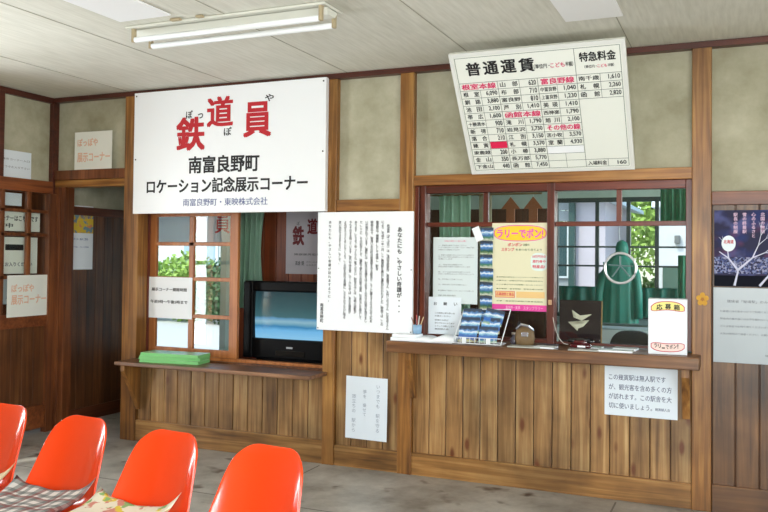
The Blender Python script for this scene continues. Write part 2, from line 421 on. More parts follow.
# right and rear walls (outside the picture, with the windows that light the room)
b = BM(); box(b, XR, XR+.1, YF, -6.0, 0, H); box(b, XR, XR+.1, -2.2, .6, 0, H); box(b, XR, XR+.1, 2.4, 3.0, 0, H); box(b, XR, XR+.1, .6, 2.4, 0, .9); box(b, XR, XR+.1, .6, 2.4, 2.1, H); box(b, XR, XR+.1, -6.0, -2.2, 0, .8); box(b, XR, XR+.1, -6.0, -2.2, 2.3, H); struct('wall_right', b, M_PLAST)  # the office side opening is added to let more light in there
b = BM()
for k in range(7): y = -6.0+3.8*k/6; box(b, XR+.02, XR+.06, y-.02, y+.02, .8, 2.3)
for z in (.82, 1.5, 2.28): box(b, XR+.03, XR+.05, -6.0, -2.2, z-.02, z+.02)
struct('window_7', b, M_SASH)
b = BM(); box(b, XL-.1, XR+.1, YF-.1, YF, 2.3, H); box(b, XL-.1, 4.7, YF-.1, YF, 0, 2.3)
box(b, 6.2, XR+.1, YF-.1, YF, 0, 2.3); box(b, 4.7, 6.2, YF-.1, YF, 0, .7)
struct('wall_front', b, M_PLAST)
b = BM()
for k in range(4): x = 4.7+1.5*k/3; box(b, x-.025, x+.025, YF-.06, YF, .7, 2.3)
for z in (.72, 1.5, 2.28): box(b, 4.7, 6.2, YF-.05, YF-.01, z-.025, z+.025)
struct('window_5', b, M_SASH)
b = BM()
for y0, y1 in ((-2.4, -1.52),):
    n = 2
    for k in range(n+1): y = y0+(y1-y0)*k/n; box(b, XL-.07, XL-.02, y-.02, y+.02, .3, 2.25)
    for z in (.32, 1.3, 2.23): box(b, XL-.06, XL-.03, y0, y1, z-.02, z+.02)
struct('window_6', b, M_SASH)

# ---- left door: glazed sliding door in the left wall
def glazed_door():
    x0, x1 = XL+.01, XL+.05
    b = BM()
    box(b, x0, x1+.015, -.075, -.005, 0, 1.845, .003)
    box(b, x0, x1, -1.42, -1.34, 0, 1.845, .003)
    d = struct('door_1', b, M_LDOOR)
    b = BM(); box(b, x0, x1, -1.34, -.075, .82, .925, .003); box(b, x0, x1, -1.34, -.075, .04, .215, .003)
    o = struct('door_rail', b, M_DARKX, d)
    b = BM()
    for y in (-.255, -.50, -.76, -1.05): box(b, x0+.006, x1-.004, y-.017, y+.017, .925, 1.845, .002)
    for z in (1.20, 1.52, 1.70): box(b, x0+.006, x1-.004, -1.34, -.075, z-.012, z+.012, .002)
    struct('muntin', b, M_LDOOR, d)
    b = BM(); n = 12
    for k in range(n):
        ya = -1.34+1.265*k/n; box(b, x0+.008, x0+.022, ya+.001, ya+1.265/n-.001, .215, .82, .003)
    struct('door_panel', b, M_DARKB, d)
    b = BM(); box(b, x0+.016, x0+.02, -1.34, -.075, .925, 1.845); struct('glass_pane', b, M_GLASS, d)
    return d
glazed_door()
# dim room beyond the left door
b = BM(); box(b, -1.4, -1.35, -2.2, .1, 0, 2.6); box(b, -1.4, XL-.1, .06, .1, 0, 2.6); box(b, -1.4, XL-.1, -2.2, -2.15, 0, 2.6)
box(b, -1.4, XL-.1, -2.2, .1, 2.5, 2.6); box(b, -1.4, XL-.1, -2.2, .1, -.05, 0)
struct('wall_left', b, M_DARKB)

# ---- passage behind the doorway
b = BM(); box(b, XL-.1, XL, .1, 1.0, 1.76, H); struct('wall_left', b, M_PLAST)
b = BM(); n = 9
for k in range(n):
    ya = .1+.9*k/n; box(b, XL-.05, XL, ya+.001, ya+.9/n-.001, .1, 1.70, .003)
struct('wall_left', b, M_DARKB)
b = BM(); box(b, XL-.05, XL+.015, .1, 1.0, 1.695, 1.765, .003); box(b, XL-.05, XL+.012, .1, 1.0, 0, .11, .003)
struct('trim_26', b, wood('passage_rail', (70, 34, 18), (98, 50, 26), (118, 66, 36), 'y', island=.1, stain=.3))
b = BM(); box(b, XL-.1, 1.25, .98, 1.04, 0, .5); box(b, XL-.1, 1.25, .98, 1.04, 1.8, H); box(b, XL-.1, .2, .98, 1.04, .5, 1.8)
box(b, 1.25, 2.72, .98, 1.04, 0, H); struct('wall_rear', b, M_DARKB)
b = BM(); planks(b, 1.25, 2.66, 0, 2.5, .12, .955, .02); struct('wall_rear', b, wood('nook_wood', (104, 44, 22), (142, 66, 34), (162, 84, 46), 'z', island=.14, stain=.2))
b = BM(); box(b, 2.66, 2.72, .12, .98, 0, H); struct('wall_right', b, M_DARKB)

# ---- left window sash (window_1) and its frame
def left_window():
    y0, y1 = .12, .15
    b = BM()
    box(b, .99, 1.055, y0, y1, .635, 1.70, .003); box(b, 1.715, 1.785, y0, y1, .635, 1.70, .003)
    w = struct('window_1', b, M_SASH)
    b = BM(); box(b, 1.055, 1.715, y0, y1, .636, .69, .003); box(b, 1.055, 1.715, y0, y1, 1.665, 1.70, .003); struct('sash_rail', b, M_SASH, w)
    b = BM(); box(b, 1.354, 1.398, y0+.003, y1-.003, .69, 1.665, .003)
    for z in (.928, 1.202, 1.461): box(b, 1.055, 1.715, y0+.003, y1-.003, z-.014, z+.014, .003)
    struct('muntin', b, M_SASH, w)
    b = BM(); box(b, 1.05, 1.72, y0+.014, y0+.018, .68, 1.67); struct('glass_pane', b, M_GLASS, w)
left_window()
b = BM(); box(b, .99, 1.0, .10, .2, .62, 1.70); box(b, 2.5, 2.548, .10, .2, .62, 1.70); box(b, .99, 2.548, .1, .2, 1.70, 1.74)
struct('trim_27', b, M_RED)
b = BM(); box(b, .992, 2.546, .125, .17, .60, .634); struct('trim_28', b, M_SASH)
# added passage end window, thin frame: opens on the stand-in for the pane reflection
b = BM(); box(b, .2, .24, .985, 1.03, .5, 1.8); box(b, 1.21, 1.25, .985, 1.03, .5, 1.8); box(b, .24, 1.21, .985, 1.03, .5, .54); box(b, .24, 1.21, .985, 1.03, 1.76, 1.8)
w3 = struct('window_3', b, plain('grey_frame', (150, 156, 160), .4))
b = BM(); box(b, .235, 1.215, 1.005, 1.009, .535, 1.765); struct('glass_pane', b, M_GLASS, w3)

# left shelf below window
sh = thing('wall_shelf', 'long worn wooden shelf below the left window holding green leaflets', 'shelf', (1.8, -.09, .59))
b = BM(); box(b, 1.0, 2.585, -.255, -.013, .588, .614, .005); obj('shelf_board', b, M_SHELF, sh, True)
b = BM(); box(b, .992, 2.546, -.013, .125, .588, .606); obj('shelf_inner', b, M_SHELF, sh, True)
def bracket(x0, x1, d, z0, z1, curve=.03):
    pts = [(-.012, z1), (-d, z1), (-d, z1-.05)]
    for i in range(1, 9):
        t = i/8; y = -d+(d-.03)*t; z = (z1-.05)+(z0-z1+.05)*t - curve*math.sin(PI*t)*0
        pts.append((y - curve*math.sin(PI*t)*-.35, z))
    pts += [(-.012, z0)]
    bb = BM(); prismx(bb, pts, x0, x1); return bb
obj('bracket', bracket(1.004, 1.04, .19, .24, .588), M_POST, sh, True)

# ---- ticket window (window_2)
def ticket_window():
    b = BM()
    for x0, x1 in ((3.186, 3.215), (3.222, 3.258), (4.038, 4.083), (4.822, 4.856)): box(b, x0, x1, .02, .11, .87, 1.838, .003)
    w = struct('window_2', b, M_RED)
    b = BM(); box(b, 3.215, 4.822, .03, .11, 1.79, 1.838, .003); struct('head_rail', b, M_REDX, w)
    b = BM(); box(b, 3.258, 4.038, .06, .09, 1.577, 1.605, .002); box(b, 4.083, 4.822, .06, .09, 1.577, 1.605, .002); struct('transom', b, M_REDX, w)
    b = BM(); box(b, 3.628, 3.662, .06, .09, 1.605, 1.79, .002); box(b, 4.437, 4.467, .06, .09, 1.605, 1.79, .002); struct('mullion', b, M_RED, w)
    b = BM(); box(b, 3.258, 4.038, .055, .09, .87, .895, .002); box(b, 4.083, 4.822, .06, .08, .87, .885, .002); struct('bottom_rail', b, M_REDX, w)
    b = BM(); box(b, 3.25, 4.045, .074, .078, .89, 1.795); struct('glass_pane', b, M_GLASS, w)
    b = BM(); box(b, 4.075, 4.83, .074, .078, .88, 1.795); struct('glass_pane', b, M_GLASS, w)
    # speaking hole ring
    b = BM(); cx, cz, r = 4.46, 1.33, .088
    tube(b, [(cx+r*math.cos(2*PI*k/40), .068, cz+r*math.sin(2*PI*k/40)) for k in range(40)], .0075, 8, True)
    struct('speaking_ring', b, plain('chrome_ring', (225, 228, 230), .22, .6), w)
    b = BM()
    for a in (92, 165, 10, 228, 318): tube(b, [(cx, .07, cz+.015), (cx+r*.8*math.cos(math.radians(a)), .07, cz+.0+r*.8*math.sin(math.radians(a)))], .005, 6)
    struct('speaking_slots', b, plain('clouded_acrylic', (96, 122, 122), .3), w)
ticket_window()

# ---- ticket counter
ct = thing('ticket_counter', 'thick wooden ticket counter below the ticket window with leaflets and notices on it', 'counter', (4.0, -.09, .78))
b = BM(); box(b, 3.082, 4.905, -.185, -.013, .79, .86, .006); obj('counter_top', b, wood('counter_wood', (78, 48, 26), (122, 80, 46), (158, 112, 70), 'x', island=.1, stain=.35), ct, True)
b = BM(); box(b, 3.187, 4.855, -.013, .30, .81, .86, .002); obj('counter_inner', b, M_SHELF, ct, True)
obj('bracket', bracket(3.187, 3.222, .12, .49, .79), M_POST, ct, True)
obj('bracket', bracket(4.81, 4.85, .12, .50, .79), M_POST, ct, True)

# ================================================================== OFFICE BEHIND
b = BM(); box(b, 2.72, XR, .98, 1.0, 2.59, 2.6); box(b, 1.0, 3.55, 2.6, 2.7, 0, 1.84); struct('wall_rear', b, wood('office_wood', (52, 28, 18), (76, 42, 26), (94, 56, 34), 'z', island=.1, stain=.3))
b = BM(); box(b, 1.0, 3.55, 2.6, 2.7, 1.84, H); box(b, 3.55, 4.95, 2.6, 2.7, 1.93, H); box(b, 3.55, 4.95, 2.6, 2.7, 0, .86); box(b, 4.95, XR+.1, 2.6, 2.7, 0, H)
struct('wall_rear', b, M_WHITEWALL)
b = BM(); box(b, 1.0, 1.06, 1.04, 2.6, 0, H); struct('wall_left', b, M_WHITEWALL)
b = BM(); DK = plain('dark_teal_frame', (30, 52, 52), .4)
for x in (3.57, 3.93, 4.2, 4.44, 4.93): box(b, x-.016, x+.016, 2.6, 2.64, .86, 1.93)
for z in (.875, 1.32, 1.49, 1.91): box(b, 3.55, 4.95, 2.602, 2.638, z-(.008 if 1 < z < 1.8 else .02), z+(.008 if 1 < z < 1.8 else .02))
w4 = struct('window_4', b, DK)
b = BM(); box(b, 3.56, 4.94, 2.62, 2.623, .86, 1.93); struct('glass_pane', b, M_GLASS, w4)
b = BM(); box(b, 3.5, 5.0, 2.52, 2.6, .81, .86, .004); struct('trim_30', b, plain('sill_metal', (120, 140, 140), .5))
M_CURT = plain('green_curtain', (70, 150, 118), .7, var=.15, vscale=9)
M_CURTL = plain('pale_green_curtain', (200, 236, 214), .7, var=.15, vscale=9)
M_COAT = plain('dark_green_cloth', (24, 120, 104), .5, var=.2, vscale=5)
def curtain(x0, x1, z0, z1, y, waves, amp=.02, taper=0.0, n=80, m=12, gather=0.0):
    b = BM(); rows = []
    for j in range(m+1):
        t = j/m; z = z1+(z0-z1)*t; row = []
        for i in range(n+1):
            s = i/n
            w = 1-gather*math.sin(PI*min(1, t*1.1))
            x = x0+(x1-x0)*(.5+(s-.5)*w)+taper*t
            row.append(b.verts.new((x, y+amp*math.sin(2*PI*waves*s+.6*math.sin(3*t+s*4))+amp*.4*math.sin(5.3*waves*s+2*t), z)))
        rows.append(row)
    for A, B in zip(rows, rows[1:]):
        for i in range(n): b.faces.new((A[i], A[i+1], B[i+1], B[i]))
    bmesh.ops.solidify(b, geom=b.faces[:], thickness=.003)
    return b
cu = thing('curtain', 'light green tied curtain hanging between the left sash and the television', 'curtain', (1.4, .85, 1.0))
obj('cloth', curtain(1.30, 1.56, .95, 1.78, .85, 5, .042, gather=.25), M_CURTL, cu, True, True)
b = BM(); tube(b, [(1.27, .87, 1.785), (2.0, .87, 1.785)], .008); obj('curtain_rod', b, plain('brass_rod', (150, 130, 90), .4, .7), cu, True)
cu = thing('curtain', 'pale green curtain behind the left half of the ticket window', 'curtain', (2.85, 1.4, 1.3))
obj('cloth', curtain(2.86, 3.13, .95, 1.88, 1.4, 4, .022), M_CURTL, cu, True, True)
b = BM(); tube(b, [(2.73, 1.4, 1.885), (3.7, 1.4, 1.885)], .008); obj('curtain_rod', b, plain('brass_rod', (150, 130, 90), .4, .7), cu, True)
cu = thing('curtain', 'narrow white curtain behind the left half of the ticket window', 'curtain', (3.2, 1.4, 1.3))
obj('cloth', curtain(3.19, 3.30, .95, 1.88, 1.42, 2, .015), plain('cream_cloth', (210, 206, 180), .8), cu, True, True)
cu = tag(obj('curtain', curtain(4.62, 4.98, .88, 1.42, 2.5, 6, .02), M_CURT, None, False, True), 'green cafe curtain over the lower right of the office back window', 'curtain')
cu = tag(obj('curtain', curtain(4.56, 4.80, 1.66, 2.02, 1.5, 5, .015), M_CURT, None, False, True), 'short green valance curtain at the upper right of the ticket window', 'curtain')
cu = tag(obj('curtain', curtain(3.62, 4.62, .885, 1.14, 2.46, 9, .02), M_COAT, None, False, True), 'dark teal curtain across the foot of the office back window', 'curtain')
# coat on hanger
ctt = thing('hanging_coat', 'dark green uniform coat on a hanger behind the speaking ring', 'coat', (4.19, 2.1, 1.0))
b = BM(); rows = []
prof = [(1.44, .03, .03), (1.43, .045, .035), (1.405, .06, .045), (1.375, .10, .05), (1.34, .125, .055), (1.2, .132, .06), (1.05, .135, .07), (.95, .143, .075), (.86, .15, .08)]
for z, hw, hd in prof:
    rows.append([b.verts.new((4.19+hw*math.cos(2*PI*k/36)*(1+.05*math.sin(k*1.9)), 2.1+hd*math.sin(2*PI*k/36)*(1+.3*math.sin(k*2.1)*(1.5-z)), z)) for k in range(36)])
for A, B in zip(rows, rows[1:]):
    for k in range(36): b.faces.new((A[k], A[(k+1) % 36], B[(k+1) % 36], B[k]))
b.faces.new(rows[0]); obj('coat_body', b, M_COAT, ctt, True, True)
for s in (-1, 1):
    b = BM(); tube(b, [(4.19+s*.10, 2.1, 1.345), (4.19+s*.135, 2.09, 1.25), (4.19+s*.155, 2.07, 1.1), (4.19+s*.16, 2.05, .9)], .036, 12, r2=.032); obj('sleeve', b, M_COAT, ctt, True, True)
b = BM(); lathe(b, [(.01, .13), (.04, .11), (.052, .07), (.05, .01), (.04, 0)], 18, (4.21, 2.1, 1.41)); obj('hood', b, M_COAT, ctt, True, True)
b = BM(); tube(b, [(4.19, 2.1, 1.52), (4.19, 2.1, 1.75), (4.19, 2.1, 2.59)], .003, 6); obj('hanger_hook', b, plain('chrome_wire', (180, 184, 186), .3, .8), ctt, True)
b = BM(); box(b, 3.62, 4.62, 2.1, 2.5, .0, .80, .01); tag(obj('office_cabinet', b, plain('pale_cabinet', (196, 208, 206), .5)), 'pale grey low office cabinet below the back window', 'cabinet')
# office chair back
oc = thing('office_chair', 'black rounded office chair back seen over the counter through the glass', 'chair', (4.42, 1.0, 0))
b = BM(); pts = []
for k in range(25):
    a = PI*k/24; pts.append((4.42+.16*math.copysign(abs(math.cos(a))**.6, math.cos(a)), .62+.27*math.sin(a)**.6))
pts += [(4.27, .5), (4.57, .5)]; pts = pts[:25]+[(4.28, .48), (4.56, .48)]
prism(b, pts, .98, 1.03); obj('backrest', b, plain('black_leather', (20, 20, 24), .3), oc, True)
b = BM(); box(b, 4.2, 4.64, .52, .98, .42, .49, .03); obj('seat', b, plain('black_leather', (20, 20, 24), .3), oc, True)
b = BM(); tube(b, [(4.42, .75, .06), (4.42, .75, .42)], .03, 12); obj('column', b, plain('black_metal', (18, 18, 20), .35, .5), oc, True)
for k in range(5):
    a = 2*PI*k/5; b = BM(); tube(b, [(4.42, .75, .08), (4.42+.26*math.cos(a), .75+.26*math.sin(a), .03)], .022, 8); obj('leg', b, plain('black_metal', (18, 18, 20), .35, .5), oc, True)
# wooden hanging ornaments
for i, (x, lab) in enumerate(((3.35, 'brown wooden arrow ornament hanging behind the ticket window, left of the two'), (3.54, 'brown wooden arrow ornament hanging behind the ticket window, right of the two'))):
    t = thing('wooden_ornament', lab, 'ornament', (x, 1.8, 1.6))
    b = BM(); prism(b, [(x, 1.89), (x+.08, 1.79), (x+.035, 1.79), (x+.035, 1.62), (x-.035, 1.62), (x-.035, 1.79), (x-.08, 1.79)], 1.79, 1.81)
    obj('carved_arrow', b, plain('ornament_wood', (150, 88, 50), .6), t, True)
    b = BM(); tube(b, [(x, 1.8, 1.885), (x, 1.8, 2.59)], .002, 5); obj('cord', b, plain('cord_white', (210, 208, 200), .8), t, True)

# ================================================================== OUTSIDE
b = BM(); box(b, -16, 20, 2.95, 40, -.15, -.02); box(b, -16, XL-.15, -10, 2.95, -.15, -.02); struct('ground', b, plain('pale_gravel', (206, 204, 196), .9, var=.12, vscale=8))
b = BM(); box(b, -14, 16, 10.6, 13.4, -.03, .02); tag(obj('grass', b, blotch('grass', (70, 110, 50), [(110, 150, 70)], 3)), 'green grass beyond the gravel outside the windows', 'grass')['kind'] = 'stuff'
def house1():
    t = thing('outbuilding', 'grey clapboard outbuilding with pinkish gable wall seen through the back window, left', 'building', (2.6, 7, 0))
    b = BM()
    for k in range(15): box(b, 1.2, 2.95, 7.0-.004*(k % 2), 7.06, .16*k, .16*k+.155, .006)
    obj('wall', b, plain('grey_siding', (150, 156, 158), .7, var=.05), t, True)
    b = BM(); box(b, 2.95, 3.36, 7.0, 10, 0, 2.2); obj('side_wall', b, plain('pinkish_siding', (196, 186, 192), .7, var=.04), t, True)
    b = BM(); prism(b, [(1.0, 2.62), (3.55, 2.17), (3.55, 2.23), (1.0, 2.70)], 6.7, 10.2); obj('roof', b, plain('pale_roof', (214, 226, 230), .5), t, True)
    b = BM(); box(b, 2.52, 2.86, 6.95, 6.99, 1.1, 1.9, .01); f = obj('window_frame', b, plain('white_frame', (226, 232, 232), .5), t, True)
    b = BM(); box(b, 2.55, 2.83, 6.945, 6.955, 1.13, 1.87); g = obj('pane', b, plain('dark_pane', (60, 84, 86), .1), None); g.parent = f; g.location = -Vector((2.6, 7, 0))
    b = BM(); box(b, 2.86, 2.95, 6.9, 6.99, .0, 2.2, .01); obj('downpipe', b, plain('dark_green_pipe', (44, 74, 70), .5), t, True)
house1()
def house2():
    t = thing('shed', 'white rendered shed with flat pale roof seen through the back window, right', 'building', (4.6, 8, 0))
    b = BM(); box(b, 3.96, 5.6, 8, 10, 0, 2.15); obj('wall', b, plain('white_render', (214, 216, 214), .7, var=.04), t, True)
    b = BM(); box(b, 3.9, 5.8, 7.85, 10.2, 2.15, 2.24, .01); obj('roof', b, plain('white_fascia', (236, 240, 240), .5), t, True)
    b = BM(); box(b, 4.05, 4.36, 7.97, 8.0, .02, 1.28, .01); obj('door', b, plain('green_door', (64, 92, 78), .5), t, True)
    b = BM(); box(b, 4.22, 4.3, 7.9, 8.0, 1.62, 1.74, .01); obj('wall_lamp', b, plain('grey_lamp', (110, 114, 112), .5), t, True)
house2()
LEAF = [plain('leaf_a', (96, 140, 50), .6, var=.3, vscale=3), plain('leaf_b', (146, 176, 76), .6, var=.3, vscale=3), plain('leaf_c', (62, 104, 58), .6, var=.3, vscale=3), plain('bark', (92, 74, 56), .9)]
def foliage(bm, c, r, n, s):
    for _ in range(n):
        while True:
            p = Vector((random.uniform(-1, 1), random.uniform(-1, 1), random.uniform(-1, 1)))
            if .35 < p.length < 1: break
        q = Vector((c[0]+p.x*r[0], c[1]+p.y*r[1], c[2]+p.z*r[2]))
        u = Vector((random.gauss(0, 1), random.gauss(0, 1), random.gauss(0, 1))).normalized(); v = u.orthogonal().normalized()
        k = s*random.uniform(.6, 1.3)
        bm.faces.new([bm.verts.new(q+a) for a in (u*k, v*k*.5, -u*k, -v*k*.5)])
def tree(x, y, h, r, mat, label, n=1500, s=.075, low=.25):
    t = thing('tree', label, 'tree', (x, y, -.02))
    b = BM(); tube(b, [(x, y, -.02), (x+.05, y, h*.4), (x, y+.05, h*.7)], .12, 8, r2=.05); obj('trunk', b, LEAF[3], t, True)
    b = BM()
    for k in range(5):
        a = 2*PI*k/5; foliage(b, (x+r*.45*math.cos(a), y+r*.45*math.sin(a), h*(low+.25+.2*random.random())), (r*.7, r*.7, h*.3), n//5, s)
    foliage(b, (x, y, h*.78), (r*.6, r*.6, h*.22), n//4, s); obj('crown', b, mat, t, True)
tree(3.7, 13, 4.2, 1.6, LEAF[1], 'light green leafy tree in the middle of the office back window', 5000)
tree(2.6, 16, 5.0, 2.0, LEAF[0], 'mid green tree behind the outbuilding', 4000)
tree(5.3, 16, 5.0, 2.2, LEAF[2], 'dark green tree behind the white shed', 2000)
def bush(x, y, r, h, mat, label, n=900, s=.07):
    b = BM(); foliage(b, (x, y, h*.5), (r, r*.7, h*.52), n, s); tag(obj('bush', b, mat), label, 'bush')
bush(3.65, 9.6, .55, 1.05, LEAF[0], 'low bush between the outbuilding and the white shed')
# left view: added hedge and white building standing in for the panes' reflection
bush(-6.6, 9.2, .8, 1.30, LEAF[0], 'green bush at the far left of the added hedge across the yard', 1600)
bush(-5.5, 9.3, .8, 1.42, LEAF[1], 'yellow-green bush in the added hedge across the yard, second from left', 1600)
bush(-4.5, 9.1, .75, 1.28, LEAF[2], 'dark green bush in the added hedge across the yard, third from left', 1600)
bush(-3.5, 9.2, .8, 1.45, LEAF[0], 'green bush at the right end of the added hedge across the yard', 1600)
t = thing('backdrop_house', 'long low white building added beyond the hedge as a bright backdrop to the left window', 'building', (-7, 14, 0))
b = BM(); box(b, -14, -1, 14, 18, 0, 3.0); obj('wall', b, plain('white_render', (214, 216, 214), .7, var=.04), t, True)
b = BM(); prismx(b, [(13.6, 3.0), (16, 4.2), (18.4, 3.0)], -14.3, -.7); obj('roof', b, plain('slate_roof', (120, 130, 140), .6), t, True)
for xx in (-12, -9.2, -6.4, -3.6):
    b = BM(); box(b, xx, xx+1.2, 13.95, 14.0, 1.0, 2.2, .02); f = obj('window_frame', b, plain('white_frame', (226, 232, 232), .5), t, True)
    b = BM(); box(b, xx+.08, xx+1.12, 13.94, 13.955, 1.08, 2.12); g = obj('pane', b, plain('pale_pane', (150, 176, 190), .15), None); g.data.transform(Matrix.Translation((7, -14, 0))); g.parent = f

# ================================================================== SIGNS ON THE MAIN WALL
def board(name, label, cat, x0, x1, z0, z1, y, th, mat, bev=.002, base='panel'):
    """a flat board: y is its front face"""
    t = thing(name, label, cat, ((x0+x1)/2, y+th, z0)); b = BM(); box(b, x0, x1, y, y+th, z0, z1, bev); obj(base, b, mat, t, True); return t
FR = -.013
# big white sign
X0, X1, Z0, Z1 = .975, 2.575, 1.68, 2.575
sg = board('exhibition_sign', 'large white sign with red and black lettering at the top of the wall', 'sign', X0, X1, Z0, Z1, -.055, .04, M_ENAMEL)
y = -.057
def sgx(px): return X0+(px-134)/(327-134)*(X1-X0)     # layout of the print across the sign
def P(s_, a0, a1, c0, c1, bold):      # placed by its share of the board, measured from the top left
    W_, H_ = X1-X0, Z1-Z0
    put(b, s_, X0+a0*W_, X0+a1*W_, Z1-c1*H_, Z1-c0*H_, y, bold)
b = BM()
P('鉄', .245, .392, .234, .495, .022); P('道', .409, .540, .087, .317, .022); P('員', .600, .734, .153, .413, .022)
obj('red_lettering', b, M_RINK, sg, True)
b = BM()
P('ぽ', .293, .328, .178, .24, .012); P('っ', .358, .385, .206, .246, .012); P('ぽ', .497, .536, .33, .395, .012); P('や', .705, .748, .095, .15, .012)
P('南富良野町', .313, .679, .550, .682, .022)
P('ロケーション記念展示コーナー', .081, .917, .722, .838, .022)
obj('black_lettering', b, M_INK, sg, True)
b = BM(); P('南富良野町・東映株式会社', .284, .724, .885, .945, .008); obj('blue_lettering', b, M_NAVY, sg, True)
b = BM()
for xx in (X0+.02, X1-.02):
    for zz in (Z0+.4, Z1-.025): box(b, xx-.005, xx+.005, y-.003, y+.002, zz-.005, zz+.005, .002)
obj('screw', b, M_INK, sg, True)

# letter board
lt = board('letter_board', 'white board of vertical text hung beside the television', 'sign', 2.512, 3.196, .892, 1.674, -.032, .018, M_PAPER)
y = -.034
b = BM()
vertical(b, 'あなたにも、やさしい奇蹟が・・・', 3.105, 1.575, .035, y, .016, 1.0)
obj('title_lettering', b, M_INK, lt, True)
cols = ['鉄道員（ぽっぽや）は、浅田次郎原作、高倉健さん、大竹しのぶさん、広末涼子さん',
 'により、平成十一年一月、ここ幾寅駅を舞台に撮影が行われました。映画では、この',
 '幾寅駅は「幌舞駅」として登場し、駅舎',
 '映画の中で、雪深い北の町の終着駅を守る駅長と、そこに暮らす人々の心のふれあ',
 'いが描かれています。撮影には、町民の皆様をはじめ多くの方々の協力を頂きまし',
 'た。ここに、その記念として、撮影で使われた衣装や道具、写真などを展示して',
 'あります。どうぞごゆっくりとご覧ください。駅舎の中には、当時の面影が',
 '今もそのまま残っています。窓口や待合室、ホームに立てば、あの名場面が',
 'よみがえってくることでしょう。この町を訪れる皆様に、ささやかでも心に残る',
 '思い出ができますように。そして、']
b = BM()
for i, s in enumerate(cols):
    vertical(b, s, 3.025-.0385*i, 1.615 if i else 1.59, .0205, y, .010, .87)
vertical(b, 'あなたにも、やさしい奇蹟が訪れますように。', 2.605, 1.62, .0215, y, .010, 1.2)
vertical(b, '南富良野町', 2.55, 1.07, .026, y, .014, 1.0)
obj('body_lettering', b, plain('soft_black_ink', (44, 42, 44), .6), lt, True)
b = BM()
for xx, zz in ((2.522, 1.30), (3.186, 1.30), (2.522, .905), (3.186, .905)): box(b, xx-.003, xx+.003, y-.002, y+.002, zz-.003, zz+.003)
obj('pin', b, M_INK, lt, True)

# fare board, leaning forward from the wall
FW, FH = .97, .79
fb = thing('fare_board', 'white train fare board leaning out over the ticket window', 'sign', (4.067, -.02, 1.905), (math.radians(36.5), 0, 0))
b = BM(); box(b, -FW/2, FW/2, -.012, .012, 0, FH, .002); obj('panel', b, plain('fare_board_white', (236, 238, 228), .4), fb)
b = BM()
for xx in (-FW/2, FW/2-.022): box(b, xx, xx+.022, -.016, -.011, 0, FH, .001)
for zz in (0, FH-.022): box(b, -FW/2+.022, FW/2-.022, -.016, -.011, zz, zz+.022, .001)
obj('frame', b, plain('fare_frame', (226, 226, 220), .4), fb)
ix0, ix1, iz0, iz1 = -FW/2+.03, FW/2-.03, .028, FH-.03
IW, IH = ix1-ix0, iz1-iz0
def fx(u): return ix0+u*IW
ztab = iz0+.79*IH; rh = (ztab-iz0)/12
def rz(k): return ztab-k*rh
cx = [0, .248, .50, .737, 1.0]; sp = [.13, .385, .615, .875]
y = -.0145; LW = .0026
g = BM(); ks = BM(); rs = BM(); nm = BM()
hline(g, ix0, ix1, iz0, LW, y); hline(g, ix0, ix1, iz1, LW, y); vline(g, ix0, iz0, iz1, LW, y); vline(g, ix1, iz0, iz1, LW, y)
for k in range(13):
    hline(g, ix0, fx(cx[3]), rz(k), LW, y)
for k in range(4): hline(g, fx(cx[3]), ix1, rz(k), LW, y)
hline(g, fx(cx[3]), ix1, rz(11), LW, y)
for k in range(3): vline(g, fx(cx[k+1]), iz0, ztab if k < 2 else iz1, LW, y)
obj('grid', g, plain('table_line', (110, 116, 112), .6), fb)
g = BM()
for (a, c2, hdr) in ((0, 11, {0}), (1, 11, {4}), (2, 11, {0, 6})):
    for k in range(12):
        if k not in hdr: vline(g, fx(sp[a]), rz(k+1), rz(k), LW*.8, y)
for k in (0, 1, 2, 11): vline(g, fx(sp[3]), rz(k+1), rz(k), LW*.8, y)
obj('grid', g, plain('table_line', (110, 116, 112), .6), fb)
b = BM()
for i, ch in enumerate('普通運賃'): put(b, ch, fx(.065+.112*i), fx(.065+.112*i)+.082, ztab+.045, ztab+.122, y, .022)
for i, ch in enumerate('特急料金'): put(b, ch, fx(.765+.053*i), fx(.765+.053*i)+.045, ztab+.075, ztab+.127, y, .02)
put(b, '（単位円・', fx(.49), fx(.585), ztab+.055, ztab+.082, y, .012); put(b, '半額）', fx(.68), fx(.725), ztab+.055, ztab+.082, y, .012)
put(b, '（単位円・', fx(.79), fx(.86), ztab+.035, ztab+.053, y, .012); put(b, '半額）', fx(.925), fx(.96), ztab+.035, ztab+.053, y, .012)
obj('heading_lettering', b, M_INK, fb)
b = BM()
put(b, 'こども', fx(.59), fx(.675), ztab+.055, ztab+.082, y, .012); put(b, 'こども', fx(.865), fx(.92), ztab+.035, ztab+.053, y, .012)
for s, c, k, x0_, x1_ in (('根室本線', 0, 0, .015, .235), ('函館本線', 1, 4, .265, .49), ('富良野線', 2, 0, .52, .72), ('その他の線', 2, 6, .52, .725)):
    put(b, s, fx(x0_), fx(x1_), rz(k+1)+.007, rz(k)-.006, y, .02)
obj('red_lettering', b, M_PINK, fb)
